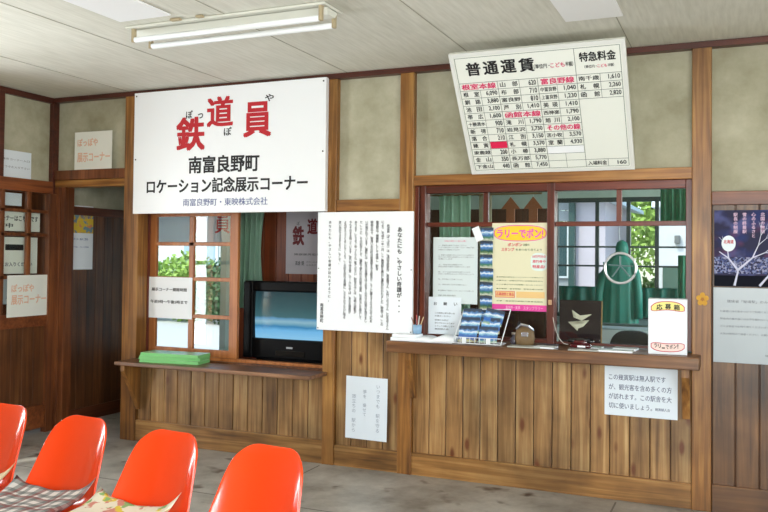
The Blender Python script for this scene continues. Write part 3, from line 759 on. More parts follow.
tab = {0: [None, ('根室', '6,090'), ('釧路', '3,880'), ('池田', '2,100'), ('帯広', '1,600'), ('十勝清水', '900'), ('新得', '710'), ('落合', '210'), ('幾寅', ''), ('東鹿越', '200'), ('金山', '350'), ('下金山', '440')],
       1: [('山部', '620'), ('布部', '710'), ('富良野', '810'), ('芦別', '1,410'), None, ('滝川', '1,790'), ('岩見沢', '2,730'), ('江別', '3,150'), ('札幌', '3,570'), ('小樽', '3,880'), ('長万部', '5,770'), ('函館', '7,450')],
       2: [None, ('中富良野', '1,040'), ('上富良野', '1,230'), ('美瑛', '1,410'), ('西神楽', '1,790'), ('旭川', '2,100'), None, ('苫小牧', '3,570'), ('室蘭', '4,930')],
       3: [('南千歳', '1,610'), ('札幌', '2,260'), ('函館', '2,820')]}
b = BM(); b2 = BM()
for c, rows in tab.items():
    for k, r in enumerate(rows):
        if not r: continue
        a0, a1 = fx(cx[c])+.010, fx(sp[c])-.006; zl, zh = rz(k+1)+.010, rz(k)-.008
        n = r[0]
        if len(n) == 2:
            w = .030; put(b, n[0], a0+.004, a0+.004+w, zl, zh, y, .011); put(b, n[1], a1-.004-w, a1-.004, zl, zh, y, .011)
        else: put(b, n, a0, a1, zl+.002, zh-.002, y, .011)
        if r[1]:
            w = {3: .046, 5: .072}[len(r[1])]; e = fx(cx[c+1])-.010
            put(b2, r[1], e-w*(.9 if c != 3 else .85), e, zl, zh, y, .014)
put(b, '入場料金', fx(cx[3])+.012, fx(sp[3])-.008, rz(12)+.010, rz(11)-.010, y, .011); put(b2, '160', ix1-.062, ix1-.014, rz(12)+.012, rz(11)-.012, y, .014)
obj('station_lettering', b, M_INK, fb); obj('price_lettering', b2, plain('price_ink', (40, 42, 46), .6), fb)
b = BM(); box(b, fx(sp[0])+.004, fx(cx[1])-.003, y-.001, y+.001, rz(9)+.003, rz(8)-.002); obj('red_patch', b, plain('red_sticker', (226, 30, 80), .5), fb)
b = BM(); box(b, fx(cx[2])+.004, fx(cx[3])-.004, y-.001, y+.0015, rz(10)+.002, rz(9)-.002); obj('white_patch', b, M_PAPER, fb)
# brackets holding it at the top
b = BM()
for s in (-.3, .3): tube(b, [(s, .012, .62), (s, .39, .50)], .006, 8)
obj('stay', b, plain('stay_metal', (120, 120, 118), .4, .7), fb)

# ---- notices: helper
def notice(name, label, x0, x1, z0, z1, yf, mat, rows, ink=M_INK, cat='notice', tilt=0.0, bold=.01, group=None):
    cxm, czm = (x0+x1)/2, (z0+z1)/2
    t = thing(name, label, cat, (cxm, yf+.0015, z0), (0, tilt, 0), group)
    b = BM(); box(b, x0, x1, yf, yf+.0015, z0, z1); obj('sheet', b, mat, t, True)
    byink = {}
    for r in rows:
        s, a, c_, d, e = r[:5]; ik = r[5] if len(r) > 5 else ink
        bb = byink.setdefault(ik.name, (BM(), ik))[0]
        W, Hh = x1-x0, z1-z0
        if s == '|': vertical(bb, e[0], x0+a*W, z0+c_*Hh, d, yf-.001, bold)
        else: put(bb, s, x0+a*W, x0+c_*W, z0+d*Hh, z0+e*Hh, yf-.001, bold)
    for nme, (bb, ik) in byink.items(): obj('lettering', bb, ik, t, True)
    return t
def lines(strs, a, c, top, h, gap):
    out = []
    for i, s in enumerate(strs):
        z1 = top-i*gap; w = (c-a)*(len(s)/max(len(q) for q in strs)); out.append((s, a, a+w, z1-h, z1))
    return out
# paper over doorway
notice('paper_notice', 'white paper with pale orange lettering above the open doorway', .362, .73, 2.03, 2.32, -.011, M_CREAMP,
       [('ぽっぽや', .08, .62, .62, .82, M_ORANGE), ('展示コーナー', .08, .95, .20, .44, M_ORANGE)], bold=.02)
# blank-ish paper on the left beam panel
def left_paper(name, label, y0, y1, z0, z1, xf, mat, rows, bold=.02):
    """sheet on the left wall, read from +x; local x runs along -y... built facing -y then turned"""
    t = thing(name, label, 'notice', (xf, (y0+y1)/2, z0), (0, 0, PI/2)); W, Hh = y1-y0, z1-z0
    b = BM(); box(b, -W/2, W/2, 0, .0015, 0, Hh); obj('sheet', b, mat, t)
    d = {}
    for r in rows:
        ik = r[5]; bb = d.setdefault(ik.name, (BM(), ik))[0]; put(bb, r[0], -W/2+r[1]*W, -W/2+r[2]*W, r[3]*Hh, r[4]*Hh, -.001, bold)
    for k, (bb, ik) in d.items(): obj('lettering', bb, ik, t)
left_paper('paper_notice', 'white paper with thin grey lines high on the left wall above the glazed door', -.55, -.21, 1.945, 2.145, XL+.004, M_PAPERB,
           [('展示コーナー入口', .2, .95, .62, .70, M_GREY), ('どうぞお入り下さい', .2, .95, .34, .42, M_GREY)], .0)
left_paper('paper_notice', 'white paper with pale orange lettering hung on the glazed door', -.455, -.055, .905, 1.215, XL+.0520, M_CREAMP,
           [('ぽっぽや', .1, .62, .60, .78, M_ORANGE), ('展示コーナー', .1, .92, .30, .52, M_ORANGE)])
left_paper('paper_notice', 'white notice with a dark bar behind the glazed door, middle pane', -.62, -.12, 1.225, 1.5, XL-.01, M_CREAMP,
           [('━', .40, .72, .66, .78, M_INK), ('ご自由にお入りください', .1, .9, .2, .32, M_GREY)])
left_paper('paper_notice', 'white notice with black lettering behind the glazed door, upper pane', -.62, -.10, 1.545, 1.69, XL-.01, M_CREAMP,
           [('展示コーナーはこちらです', .08, .96, .52, .8, M_INK), ('開館中', .08, .5, .16, .4, M_INK)])
left_paper('paper_notice', 'pale strip of paper behind the topmost pane of the glazed door', -.62, -.28, 1.735, 1.83, XL-.01, M_PAPERB, [])
left_paper('paper_notice', 'white leaflet with blue emblem behind the glazed door, lowest pane', -.62, -.17, 1.0, 1.2, XL-.012, M_PAPERB,
           [('●', .52, .62, .5, .7, M_NAVY), ('ご案内', .48, .66, .2, .32, M_NAVY)])
# poster in passage
t = thing('passage_poster', 'tall poster with a yellow picture on the passage wall beyond the doorway', 'poster', (XL+.003, .34, 1.25), (0, 0, PI/2))
b = BM(); box(b, -.12, .12, 0, .0015, 0, .525); obj('sheet', b, M_PAPER, t)
b = BM(); flat(b, -.12, .12, .30, .45, -.001); obj('picture', b, blotch('poster_picture', (226, 190, 60), [(222, 140, 100), (120, 150, 160)], 16), t)
b = BM(); put(b, '雪の駅', -.03, .09, .42, .445, -.002, .01); put(b, 'ポスター展のご案内', -.1, .06, .24, .26, -.002, .005); put(b, '平成十一年十月開催', -.1, .07, .18, .19, -.002, .005); obj('lettering', b, M_NAVY, t)
# opening hours paper on sash
notice('opening_hours_notice', 'white paper with opening hours fixed to the left window sash', .985, 1.395, .905, 1.212, .114, M_PAPER,
       [('展示コーナー開館時間', .10, .88, .66, .74), ('午前9時〜午後5時まで', .08, .90, .36, .44)], bold=.02)
# translucent sheet behind upper panes with red kanji
M_TRL = bpy.data.materials.new('translucent_sheet'); M_TRL.use_nodes = True; _nt = M_TRL.node_tree; _nt.nodes.clear()
_o = _nt.nodes.new('ShaderNodeOutputMaterial'); _d = _nt.nodes.new('ShaderNodeBsdfDiffuse'); _t = _nt.nodes.new('ShaderNodeBsdfTranslucent'); _m = _nt.nodes.new('ShaderNodeMixShader')
_d.inputs[0].default_value = (.85, .86, .86, 1); _t.inputs[0].default_value = (.85, .86, .86, 1); _m.inputs[0].default_value = .6
_nt.links.new(_d.outputs[0], _m.inputs[1]); _nt.links.new(_t.outputs[0], _m.inputs[2]); _nt.links.new(_m.outputs[0], _o.inputs[0])
t = notice('paper_banner', 'white sheet with a red character behind the upper panes of the left window', .30, 1.22, 1.475, 1.80, .93, M_TRL,
       [('道', .50, .66, .3, .62, M_RINK), ('員', .78, .94, .28, .8, M_RINK), ('記念', .55, .85, .76, .95, plain('green_ink', (120, 160, 120)))], bold=.01)
# handwriting note low on the boards
notice('handwritten_note', 'white sheet with faint vertical handwriting pinned low beside the counter', 2.713, 3.01, .187, .594, .012-.004, M_PAPERB,
       [('|', .78, .9, .030, ['いつまでも 駅を守る']), ('|', .46, .80, .028, ['夢を 乗せて']), ('|', .2, .72, .030, ['旅立ちの 駅から'])], ink=plain('faint_ink', (150, 160, 172)), bold=0, tilt=math.radians(.6))
# right notice under counter
notice('counter_notice', 'white notice with four lines of blue text on the boards under the counter', 4.382, 4.782, .483, .765, .008, M_PAPERB,
       [('この幾寅駅は無人駅です', .06, .84, .72, .84), ('が、観光客を含め多くの方', .06, .92, .52, .64), ('が訪れます。この駅舎を大', .06, .92, .33, .45), ('切に使いましょう。', .06, .66, .14, .26), ('幾寅婦人会', .70, .90, .15, .21)], ink=M_DNAVY, bold=.004)

# film style poster on the right
PX0, PX1 = 4.972, 5.40
t = thing('night_poster', 'glossy purple and blue poster of a snowy tree right of the ticket window', 'poster', ((PX0+PX1)/2, .0, 1.24))
b = BM(); box(b, PX0, PX1, .003, .0045, 1.24, 1.658); obj('sheet', b, blotch('poster_night', (34, 32, 66), [(112, 52, 90), (30, 44, 100), (76, 80, 130)], 7, .75, .5, .66), t, True)
b = BM(); flat(b, PX0, PX1, 1.24, 1.30, .0015); obj('dark_band', b, plain('poster_dark', (20, 22, 32), .75, spec=.1), t, True)
b = BM(); flat(b, PX0, PX1, 1.31, 1.40, .0018); obj('snow_band', b, blotch('poster_snow', (70, 80, 130), [(130, 140, 180), (150, 150, 180), (30, 30, 64)], 60, .75, .5, .56), t, True)
b = BM()
def branch(p, a, L, w, d):
    q = (p[0]+L*math.cos(a), p[1]+L*math.sin(a)); nx, nz = -math.sin(a)*w, math.cos(a)*w
    if PX0+.004 < q[0] < PX1-.004 and q[1] < 1.65: flatpoly(b, [(p[0]+nx, p[1]+nz), (p[0]-nx, p[1]-nz), (q[0]-nx*.6, q[1]-nz*.6), (q[0]+nx*.6, q[1]+nz*.6)], .0005)
    else: return
    if d: branch(q, a+random.uniform(.15, .5), L*.75, w*.6, d-1); branch(q, a-random.uniform(.2, .6), L*.7, w*.6, d-1)
branch((5.075, 1.245), 1.35, .09, .006, 0); branch((5.092, 1.33), 2.2, .08, .006, 3); branch((5.092, 1.33), .75, .1, .006, 4); branch((5.2, 1.245), .9, .12, .006, 4)
obj('tree_print', b, plain('poster_white', (206, 206, 226), .7), t, True)
b = BM(); flatpoly(b, [(5.045+.036*math.cos(2*PI*k/20), 1.475+.044*math.sin(2*PI*k/20)) for k in range(20)], 0.0); obj('round_seal', b, M_PAPERB, t, True)
b = BM(); put(b, '北海道', 5.02, 5.07, 1.475, 1.495, -.001, .02); obj('seal_lettering', b, M_RINK, t, True)
b = BM()
for i, s in enumerate(('駅長の制服', '雪の終着駅', '心のふるさと', '北国の物語')): vertical(b, s, 5.08+.045*i, 1.645, .022, .001, .01)
obj('lettering', b, plain('poster_pink', (206, 160, 190), .3), t, True)
# crumpled grey notice below it
notice('long_notice', 'large grey-white notice with printed lines below the purple poster', 4.968, 5.40, .822, 1.232, .004, plain('grey_paper', (172, 180, 184), .35, var=.05, vscale=5),
       [('環境省「秘境駅」のみなさんへ', .16, .82, .80, .84)]+lines(['お客様にはお気をつけてご利用くださいますようお願い', '駅舎内の展示品にはお手を触れないようお願いします', 'ゴミは各自でお持ち帰りくださいますようお願いいた', '火気の使用はご遠慮ください、お願いいたします'], .08, .92, .70, .028, .10)+[('幾寅駅を守る会', .6, .9, .10, .13)], ink=M_GREY, bold=0)
# yellow paper flower on the right post
t = thing('paper_flower', 'small yellow paper flower stuck on the right-hand post', 'ornament', (4.912, -.013, 1.165))
b = BM()
for k in range(5):
    a = 2*PI*k/5+.3; c0 = (4.912+.020*math.cos(a), 1.165+.024*math.sin(a)); flatpoly(b, [(c0[0]+.014*math.cos(2*PI*j/10), c0[1]+.015*math.sin(2*PI*j/10)) for j in range(10)], -.0145-.0002*k)
obj('petals', b, plain('flower_yellow', (206, 150, 30), .6), t, True)
b = BM(); flatpoly(b, [(4.912+.009*math.cos(2*PI*j/12), 1.165+.009*math.sin(2*PI*j/12)) for j in range(12)], -.0165); obj('centre', b, plain('flower_dark', (176, 110, 24), .6), t, True)

# ---- posters on the ticket glass
t = notice('rule_sheet', 'white printed sheet with a pink heading on the left of the ticket window', 3.303, 3.597, 1.09, 1.51, .052, plain('sheet_white', (214, 224, 224), .5),
       [('ご利用のお客様へのご案内とお願い', .25, .75, .93, .955, M_PINK)]+
       [(s, .12, .12+.8*k, z, z+.022, M_GREY) for s, k, z in (('一、乗車券は車内でお求めください。', .8, .865), ('ワンマン列車は前のドアからお乗りください。小銭をご用意', 1, .835), ('列車内での両替もできます', .6, .80), ('二、駅構内では線路に立ち入らないでください危険です', 1, .72), ('特に小さなお子様から目を離さないようご注意ください', 1, .69), ('お願いします', .4, .66), ('三、待合室は禁煙です。', .7, .575), ('喫煙は所定の場所でお願いいたします', .9, .545), ('四、ゴミは必ずお持ち帰りになり', .9, .465), ('きれいな駅をみんなで守りましょう', 1, .435), ('五、忘れ物にご注意ください', .7, .355), ('六、展示品には手を触れない', .8, .275), ('記念撮影はご自由にどうぞ、ゆっくりとお楽しみ', 1, .185), ('富良野駅', .5, .11))], bold=0)
notice('request_sheet', 'white sheet headed with large spaced characters standing behind the guest book', 3.277, 3.495, .895, 1.13, .045, M_PAPERB,
       [('お', .16, .26, .78, .86), ('願', .46, .57, .78, .86), ('い', .78, .88, .78, .86)]+[(s, .2, .2+.6*k, z, z+.04, M_GREY) for s, k, z in (('この帳面に旅の思い出', 1, .55), ('お書きください', .8, .47), ('皆様のお声が', .7, .36), ('駅を守る力となります', 1, .28), ('よろしくお願いします', 1, .20), ('幾寅婦人会', .7, .12))], ink=M_INK, bold=.01)
# rally poster
t = thing('rally_poster', 'yellow and pink campaign poster on the ticket window glass', 'poster', (3.86, .052, 1.055))
RX0, RX1, RZ0, RZ1 = 3.69, 4.036, 1.06, 1.598
b = BM(); box(b, RX0, RX1, .0515, .053, RZ0, RZ1); obj('sheet', b, plain('poster_yellow', (228, 222, 188), .45), t, True)
def ell(bm, cx_, cz_, rx, rz_, y, n=32, p=1.0):
    flatpoly(bm, [(cx_+rx*math.copysign(abs(math.cos(2*PI*k/n))**p, math.cos(2*PI*k/n)), cz_+rz_*math.copysign(abs(math.sin(2*PI*k/n))**p, math.sin(2*PI*k/n))) for k in range(n)], y)
b = BM(); ell(b, 3.865, 1.535, .165, .05, .0508, 40, .75); obj('title_edge', b, M_MAG, t, True)
b = BM(); ell(b, 3.865, 1.535, .160, .045, .0504, 40, .75); obj('title_ground', b, plain('title_yellow', (246, 208, 50), .4), t, True)
b = BM(); put(b, 'ラリーでポン!', 3.722, 4.008, 1.508, 1.562, .0498, .03); obj('title_lettering', b, M_MAG, t, True)
b = BM(); ell(b, 3.985, 1.36, .052, .055, .0506, 28, .7); obj('speech_bubble', b, plain('bubble', (222, 236, 230), .4), t, True)
b = BM(); put(b, '10万円分の', 3.945, 4.025, 1.385, 1.402, .0500, .02); put(b, '旅行券や', 3.945, 4.025, 1.355, 1.372, .0500, .02); put(b, '特産品!', 3.945, 4.02, 1.322, 1.342, .0500, .02)
put(b, 'ポンポン', 3.79, 3.88, 1.455, 1.475, .05, .02); put(b, 'スタンプ', 3.75, 3.83, 1.425, 1.445, .05, .02); obj('red_lettering', b, plain('poster_red', (216, 60, 84), .5), t, True)
b = BM()
for z, s in ((1.40, ''), (1.262, '富良野線の駅をめぐってスタンプを集めよう'), (1.24, '応募方法・応募はがきに必要事項を記入'), (1.216, 'のうえ備え付けの応募箱にお入れください'), (1.19, '●対象駅・富良野線・根室本線の各駅'), (1.115, '主催・富良野沿線観光推進協議会')):
    if s: put(b, s, 3.72, 4.01, z, z+.007, .0506, .01)
put(b, '沿線の', 3.885, 3.925, 1.457, 1.472, .0506, .01); put(b, 'をあつめて当てよう', 3.84, 4.0, 1.427, 1.441, .0506, .01)
obj('green_lettering', b, plain('poster_green', (90, 110, 60), .5), t, True)
b = BM(); flat(b, 3.715, 3.835, 1.14, 1.178, .0508); flat(b, 3.845, 4.02, 1.14, 1.178, .0508); obj('orange_panels', b, plain('poster_orange', (236, 196, 130), .5), t, True)
b = BM(); put(b, '応募期間と賞品', 3.72, 3.83, 1.15, 1.17, .0502, .01)
for z0 in (1.139, 1.176): flat(b, 3.715, 3.835, z0, z0+.003, .0504)
for x0 in (3.713, 3.833): flat(b, x0, x0+.003, 1.139, 1.179, .0504)
obj('panel_outline', b, plain('poster_red', (216, 60, 84), .5), t, True)
b = BM(); flat(b, RX0, RX1, RZ0, RZ0+.038, .0508); obj('magenta_band', b, plain('band_magenta', (232, 70, 160), .5), t, True)
b = BM(); put(b, '富良野・美瑛', 3.78, 3.87, RZ0+.008, RZ0+.03, .0502, .0); put(b, 'スタンプラリー', 3.89, 4.01, RZ0+.008, RZ0+.03, .0502, .0); obj('band_lettering', b, plain('band_pale', (250, 190, 226), .5), t, True)
# hanging strip of leaflets
def picture(name, seed, sky_c, mid_c, low_c):
    m, nt, bs = newmat(name); N = nt.nodes.new; L = nt.links.new
    tc = N('ShaderNodeTexCoord'); sx = N('ShaderNodeSeparateXYZ'); L(tc.outputs['Generated'], sx.inputs[0])
    mp = N('ShaderNodeMapping'); mp.inputs['Location'].default_value = (seed, seed*2, 0); L(tc.outputs['Generated'], mp.inputs[0])
    nz = N('ShaderNodeTexNoise'); nz.inputs['Scale'].default_value = 4; L(mp.outputs[0], nz.inputs['Vector'])
    ad = N('ShaderNodeMath'); ad.operation = 'MULTIPLY_ADD'; L(nz.outputs['Fac'], ad.inputs[0]); ad.inputs[1].default_value = .35; L(sx.outputs[2], ad.inputs[2])
    cr = N('ShaderNodeValToRGB'); e = cr.color_ramp.elements; e[0].position = .15; e[0].color = lin((222, 226, 214)); e[1].position = 1.0; e[1].color = lin((60, 72, 90))
    for p, c in ((.25, low_c), (.42, mid_c), (.62, (84, 124, 180)), (.72, sky_c), (.82, (232, 238, 242)), (.9, (90, 140, 200))):
        q = e.new(p); q.color = lin(c)
    L(ad.outputs[0], cr.inputs[0]); L(cr.outputs[0], bs.inputs['Base Color']); bs.inputs['Roughness'].default_value = .3
    return m
t = thing('leaflet_strip', 'narrow hanging strip of overlapping blue and green leaflets left of the yellow poster', 'leaflets', (3.66, .045, 1.0))
M_PIC = [picture('picture_a', 1, (150, 190, 220), (60, 120, 90), (180, 190, 170)), picture('picture_b', 5, (90, 150, 210), (44, 90, 60), (140, 160, 120))]
for k in range(7):
    b = BM(); z = 1.52-.085*k; box(b, 3.615+.002*(k % 2), 3.70-.003*(k % 3), .046-.001*(k % 2), .047+.001, z-.03, z+.05); obj('leaflet', b, M_PIC[k % 2], t, True)
t = tag(obj('paper_tag', (lambda b: (box(b, -.024, .024, -.0008, .0008, -.045, .045), b)[1])(BM()), M_PAPER), 'small blank white tag tilted on the glass beside the yellow poster', 'tag')
t.location = (3.60, .040, 1.53); t.rotation_euler = (0, math.radians(-22), 0)

# ================================================================== THINGS ON THE COUNTER
CZ = .861
def slab(name, label, cat, x, y, w, d, h, rz_, mat, z=CZ, group=None, edge=None, top=None):
    t = thing(name, label, cat, (x, y, z), (0, 0, math.radians(rz_)), group)
    b = BM(); box(b, -w/2, w/2, -d/2, d/2, 0, h, min(h*.2, .003)); obj('pages', b, mat, t)
    if top is not None: b = BM(); box(b, -w/2, w/2, -d/2, d/2, h, h+.001); obj('cover', b, top, t)
    return t
slab('notebook', 'thick white notebook at the left end of the counter, lowest in the pile', 'notebook', 3.185, -.10, .17, .13, .022, 4, M_PAPER)
slab('notebook', 'white notebook lying on top of the pile at the left end of the counter', 'notebook', 3.19, -.095, .16, .12, .018, -3, M_PAPER, CZ+.0225)
# pen cup
t = thing('pen_cup', 'light blue pen cup at the left end of the counter', 'cup', (3.245, -.07, CZ+.042))
b = BM(); lathe(b, [(.026, 0), (.029, .055), (.026, .055), (.023, .005), (.001, .005)], 20); obj('cup_body', b, plain('blue_cup', (140, 176, 206), .35), t, False, True)
pens = [(-.012, .0, -.03, .10, (150, 90, 60), 'brown pencil in the blue pen cup'), (0, .008, -.012, .115, (200, 70, 60), 'red pencil in the blue pen cup'), (.008, -.006, .01, .11, (230, 226, 216), 'white pen in the blue pen cup'), (.012, .004, .03, .105, (216, 190, 150), 'tan pencil in the blue pen cup, leaning right'), (-.004, -.01, .0, .09, (60, 60, 66), 'black pen in the blue pen cup')]
for dx, dy, lean, L, c, lab in pens:
    b = BM(); tube(b, [(dx*.5, dy*.5, .008), (dx+lean*.9, dy*1.6, L)], .0032, 8); o = obj('pen', b, plain('pen_%d' % c[0], c, .4)); o.location = (3.245, -.07, CZ+.042); tag(o, lab, 'pen')
# open guest book
t = thing('guest_book', 'open white guest book lying curved on the counter beside the pen cup', 'book', (3.362, -.085, CZ), (0, 0, math.radians(3)))
b = BM(); rows = []
for i in range(25):
    s = i/24; x = -.135+.27*s; z = .006+.020*abs(math.sin(PI*2*s))**.7*(1 if s > .5 else .8)+(.014*s)
    rows.append((x, z))
for yy0, yy1 in ((-.09, .09),):
    A = [b.verts.new((x, yy0+.012*abs(x/.135), z)) for x, z in rows]; B = [b.verts.new((x, yy1, z+.004)) for x, z in rows]; C_ = [b.verts.new((x, yy0+.012*abs(x/.135), 0.0)) for x, z in rows]; D = [b.verts.new((x, yy1, 0.0)) for x, z in rows]
    for i in range(24):
        b.faces.new((A[i], A[i+1], B[i+1], B[i])); b.faces.new((C_[i], C_[i+1], A[i+1], A[i])); b.faces.new((D[i], B[i], B[i+1], D[i+1])); b.faces.new((C_[i], D[i], D[i+1], C_[i+1]))
    b.faces.new((A[0], B[0], D[0], C_[0])); b.faces.new((A[-1], C_[-1], D[-1], B[-1]))
obj('pages', b, M_PAPER, t, False, True)
# wire leaflet rack
WX0, WX1 = 3.50, 3.80
t = thing('wire_rack', 'white wire leaflet rack standing on the counter full of blue leaflets', 'rack', (3.65, -.12, CZ))
M_WIRE = plain('white_wire', (232, 236, 238), .35)
yF, yB = -.135, -.02
b = BM()
tube(b, [(WX0, yF, CZ+.004), (WX1, yF, CZ+.004), (WX1, yB, CZ+.004), (WX0, yB, CZ+.004)], .0035, 6, True)
tube(b, [(WX0, yF, CZ+.004), (WX0+.035, yB, CZ+.20)], .0035, 6); tube(b, [(WX1, yF, CZ+.004), (WX1+.03, yB, CZ+.21)], .0035, 6)
tube(b, [(WX0+.035, yB, CZ+.20), (WX1+.03, yB, CZ+.21)], .003, 6); tube(b, [(WX0+.02, yF, CZ+.04), (WX1-.0, yF, CZ+.04)], .0025, 6)
for k in range(9): x = WX0+.02+.03*k; tube(b, [(x, yF, CZ+.004), (x, yF-.006, CZ+.022), (x, yF, CZ+.04)], .002, 5)
obj('wire_frame', b, M_WIRE, t, True)
for x in (WX0+.075, WX1-.075):
    b = BM(); box(b, x-.014, x+.014, yF-.009, yF-.006, CZ+.003, CZ+.042, .001); obj('label_clip', b, M_WIRE, t, True)
bl = [picture('leaflet_blue_a', 2, (110, 180, 220), (40, 90, 180), (190, 184, 130)), picture('leaflet_blue_b', 8, (150, 200, 220), (50, 110, 190), (150, 180, 150))]
names = ['bottom', 'middle', 'top']
for cI, xc in enumerate((3.585, 3.715)):
    for k in range(3):
        o = obj('leaflet', (lambda b: (box(b, -.058, .058, -.001, .001, 0, .10), b)[1])(BM()), bl[(k+cI) % 2])
        o.location = (xc+random.uniform(-.004, .004)+.008*k, yF+.012+.022*k, CZ+.012+.052*k); o.rotation_euler = (math.radians(-22), math.radians(random.uniform(-2, 2)+(12 if (k == 2 and cI) else 0)), 0)
        tag(o, 'blue landscape leaflet in the %s row of the wire rack, %s stack' % (names[k], ('left', 'right')[cI]), 'leaflet', 'blue leaflets in the wire rack')
# brown small basket thing with clips
t = thing('keepsake', 'small round brown wooden keepsake with metal clips between rack and papers', 'ornament', (3.925, -.05, CZ))
b = BM(); lathe(b, [(.036, 0), (.054, .01), (.060, .045), (.052, .09), (.03, .112), (.004, .116)], 20); obj('body', b, plain('keepsake_brown', (116, 92, 60), .6, var=.3, vscale=30), t, False, True)
b = BM(); tube(b, [(-.045, -.02, .10), (-.012, -.042, .128), (.03, -.042, .12), (.05, -.01, .095)], .008, 8); box(b, -.005, .035, -.068, -.058, .06, .085, .002); obj('clip', b, plain('clip_silver', (190, 194, 204), .25, .8), t)
b = BM(); lathe(b, [(.012, 0), (.014, .02), (.008, .032), (.001, .034)], 12, (-.03, -.015, .108)); obj('black_knob', b, plain('knob_black', (18, 18, 20), .3), t, False, True)
t = thing('glass_jar', 'little dark glass jar tucked beside the brown keepsake', 'jar', (3.858, -.04, CZ))
b = BM(); lathe(b, [(.018, 0), (.024, .008), (.024, .035), (.014, .05), (.014, .06)], 16); obj('jar_body', b, plain('jar_dark', (70, 66, 78), .12, coat=.5), t, False, True)
b = BM(); lathe(b, [(.017, .06), (.017, .075), (.002, .076)], 16); obj('lid', b, plain('jar_lid', (170, 160, 150), .3, .6), t, False, True)
# papers and booklets along the counter
papers = [(3.945, -.13, .19, .10, .006, 3, (176, 176, 166), 'grey folded sheet on the counter in front of the brown keepsake'),
 (4.065, -.115, .12, .10, .009, -3, (206, 208, 206), 'thin white booklet on the counter below the window mullion'),
 (4.285, -.125, .17, .10, .006, 5, (176, 172, 164), 'grey leaflet on the counter in front of the dark red glasses case'),
 (4.30, .0, .14, .09, .010, -4, (150, 170, 160), 'pale green leaflet pile behind the grey one near the crane plaque'),
 (4.46, -.115, .19, .09, .010, 2, (212, 216, 212), 'white printed booklet left of the entry box'),
 (4.50, .005, .13, .09, .012, -5, (170, 170, 160), 'grey booklet pile behind the white booklet left of the entry box')]
for x, y_, w, d, h, rr, c, lab in papers: 
    t = slab('booklet', lab, 'booklet', x, y_, w, d, h, rr, M_PAPER if h > .008 else plain('sheet_%d' % c[0], c, .5), top=plain('cover_%d_%d' % (c[0], c[1]), c, .4, var=.15, vscale=30))
# dark red spectacles case with cord
t = thing('spectacles_case', 'small glossy dark red and black case at the end of the white cord', 'case', (4.26, -.08, CZ+.0075))
b = BM(); box(b, -.06, .06, -.03, .03, 0, .024, .01); box(b, -.045, .045, -.02, .02, .02, .045, .009); obj('body', b, plain('dark_red_plastic', (74, 14, 20), .2, coat=.4), t, False, True)
b = BM(); box(b, -.075, -.03, -.022, .015, .03, .05, .009); box(b, .03, .075, -.022, .015, .03, .05, .009); box(b, -.05, .05, -.015, .01, .04, .055, .007); obj('grip', b, plain('black_plastic', (20, 16, 18), .18, coat=.4), t, False, True)
b = BM(); box(b, -.015, .03, -.032, -.029, .006, .016, .001); obj('label', b, M_PAPER, t)
b = BM(); pts = []
for k in range(15):
    u = k/14; pts.append((4.065+(4.185-4.065)*u**1.5, .05-.13*u, 1.12+(.885-1.12)*(1-(1-u)**1.6)-.02*math.sin(PI*u)))
tube(b, pts, .0022, 6); tag(obj('cord', b, plain('white_cord', (206, 200, 190), .6)), 'thin white cord hanging from the window mullion to the counter', 'cord')
b = BM(); box(b, 4.05, 4.07, .008, .022, 1.105, 1.135, .003); tag(obj('cord_clip', b, plain('clip_tan', (190, 150, 110), .5)), 'small tan clip on the window mullion holding the white cord', 'clip')
# crane plaque
t = thing('crane_plaque', 'dark lacquer plaque with two white cranes leaning behind the glass', 'plaque', (4.21, .16, CZ), (math.radians(-6), 0, 0))
b = BM(); box(b, -.125, .125, 0, .015, 0, .27, .003); obj('panel', b, plain('lacquer', (30, 8, 12), .45, spec=.2, var=.3, vscale=14), t)
b = BM()
for ox, oz, s, fl in ((0.01, .165, 1, 1), (-.01, .115, 1.05, -1)):
    P = [(-.05, .0), (-.035, .004), (-.06, .045), (-.01, .012), (.04, .02), (.06, .022), (.02, -.006), (.0, -.02), (-.012, -.008)]
    if fl < 0: P = [(-.06, .02), (-.02, .008), (.02, .012), (.062, .035), (.03, -.004), (.0, -.016), (-.004, -.03), (-.018, -.012), (-.03, 0)]
    for i in range(1, len(P)-1): flatpoly(b, [(ox+P[0][0]*s, oz+P[0][1]*s), (ox+P[i][0]*s, oz+P[i][1]*s), (ox+P[i+1][0]*s, oz+P[i+1][1]*s)], -.002)
obj('crane_inlay', b, plain('inlay', (214, 208, 186), .5), t)
b = BM(); tube(b, [(.128, .005, 0), (.128, .005, .27)], .004, 6); obj('edge', b, plain('plaque_edge', (150, 120, 70), .4), t)
# entry box
BX = (4.637, 4.838)
t = thing('entry_box', 'white box with yellow and pink bands of lettering at the right end of the counter', 'box', ((BX[0]+BX[1])/2, -.12, CZ), (0, 0, math.radians(4)))
w2 = .102; hB = .305
b = BM(); box(b, -w2, w2, 0, .12, 0, hB, .003); obj('carton', b, plain('carton_white', (232, 234, 238), .45), t)
def band(bm, zc, a0, h, y, grow=0.0, bend=.022):
    n = 18; topl = []; bot = []
    for k in range(n+1):
        s = -1+2*k/n; x = s*(a0+grow); z = zc-bend*(s*s)+bend*.4; e = (h/2+grow)*(1-abs(s)**6*.55)
        topl.append((x, z+e)); bot.append((x, z-e))
    for k in range(n): flatpoly(bm, [bot[k], bot[k+1], topl[k+1], topl[k]], y)
b = BM(); band(b, .262, .084, .042, -.001, .004, .016); band(b, .042, .084, .040, -.001, .004, -.010); obj('band_edge', b, plain('band_red', (196, 44, 64), .5), t)
b = BM(); band(b, .262, .084, .042, -.0015, 0, .016); obj('yellow_band', b, plain('band_yellow', (242, 226, 130), .5), t)
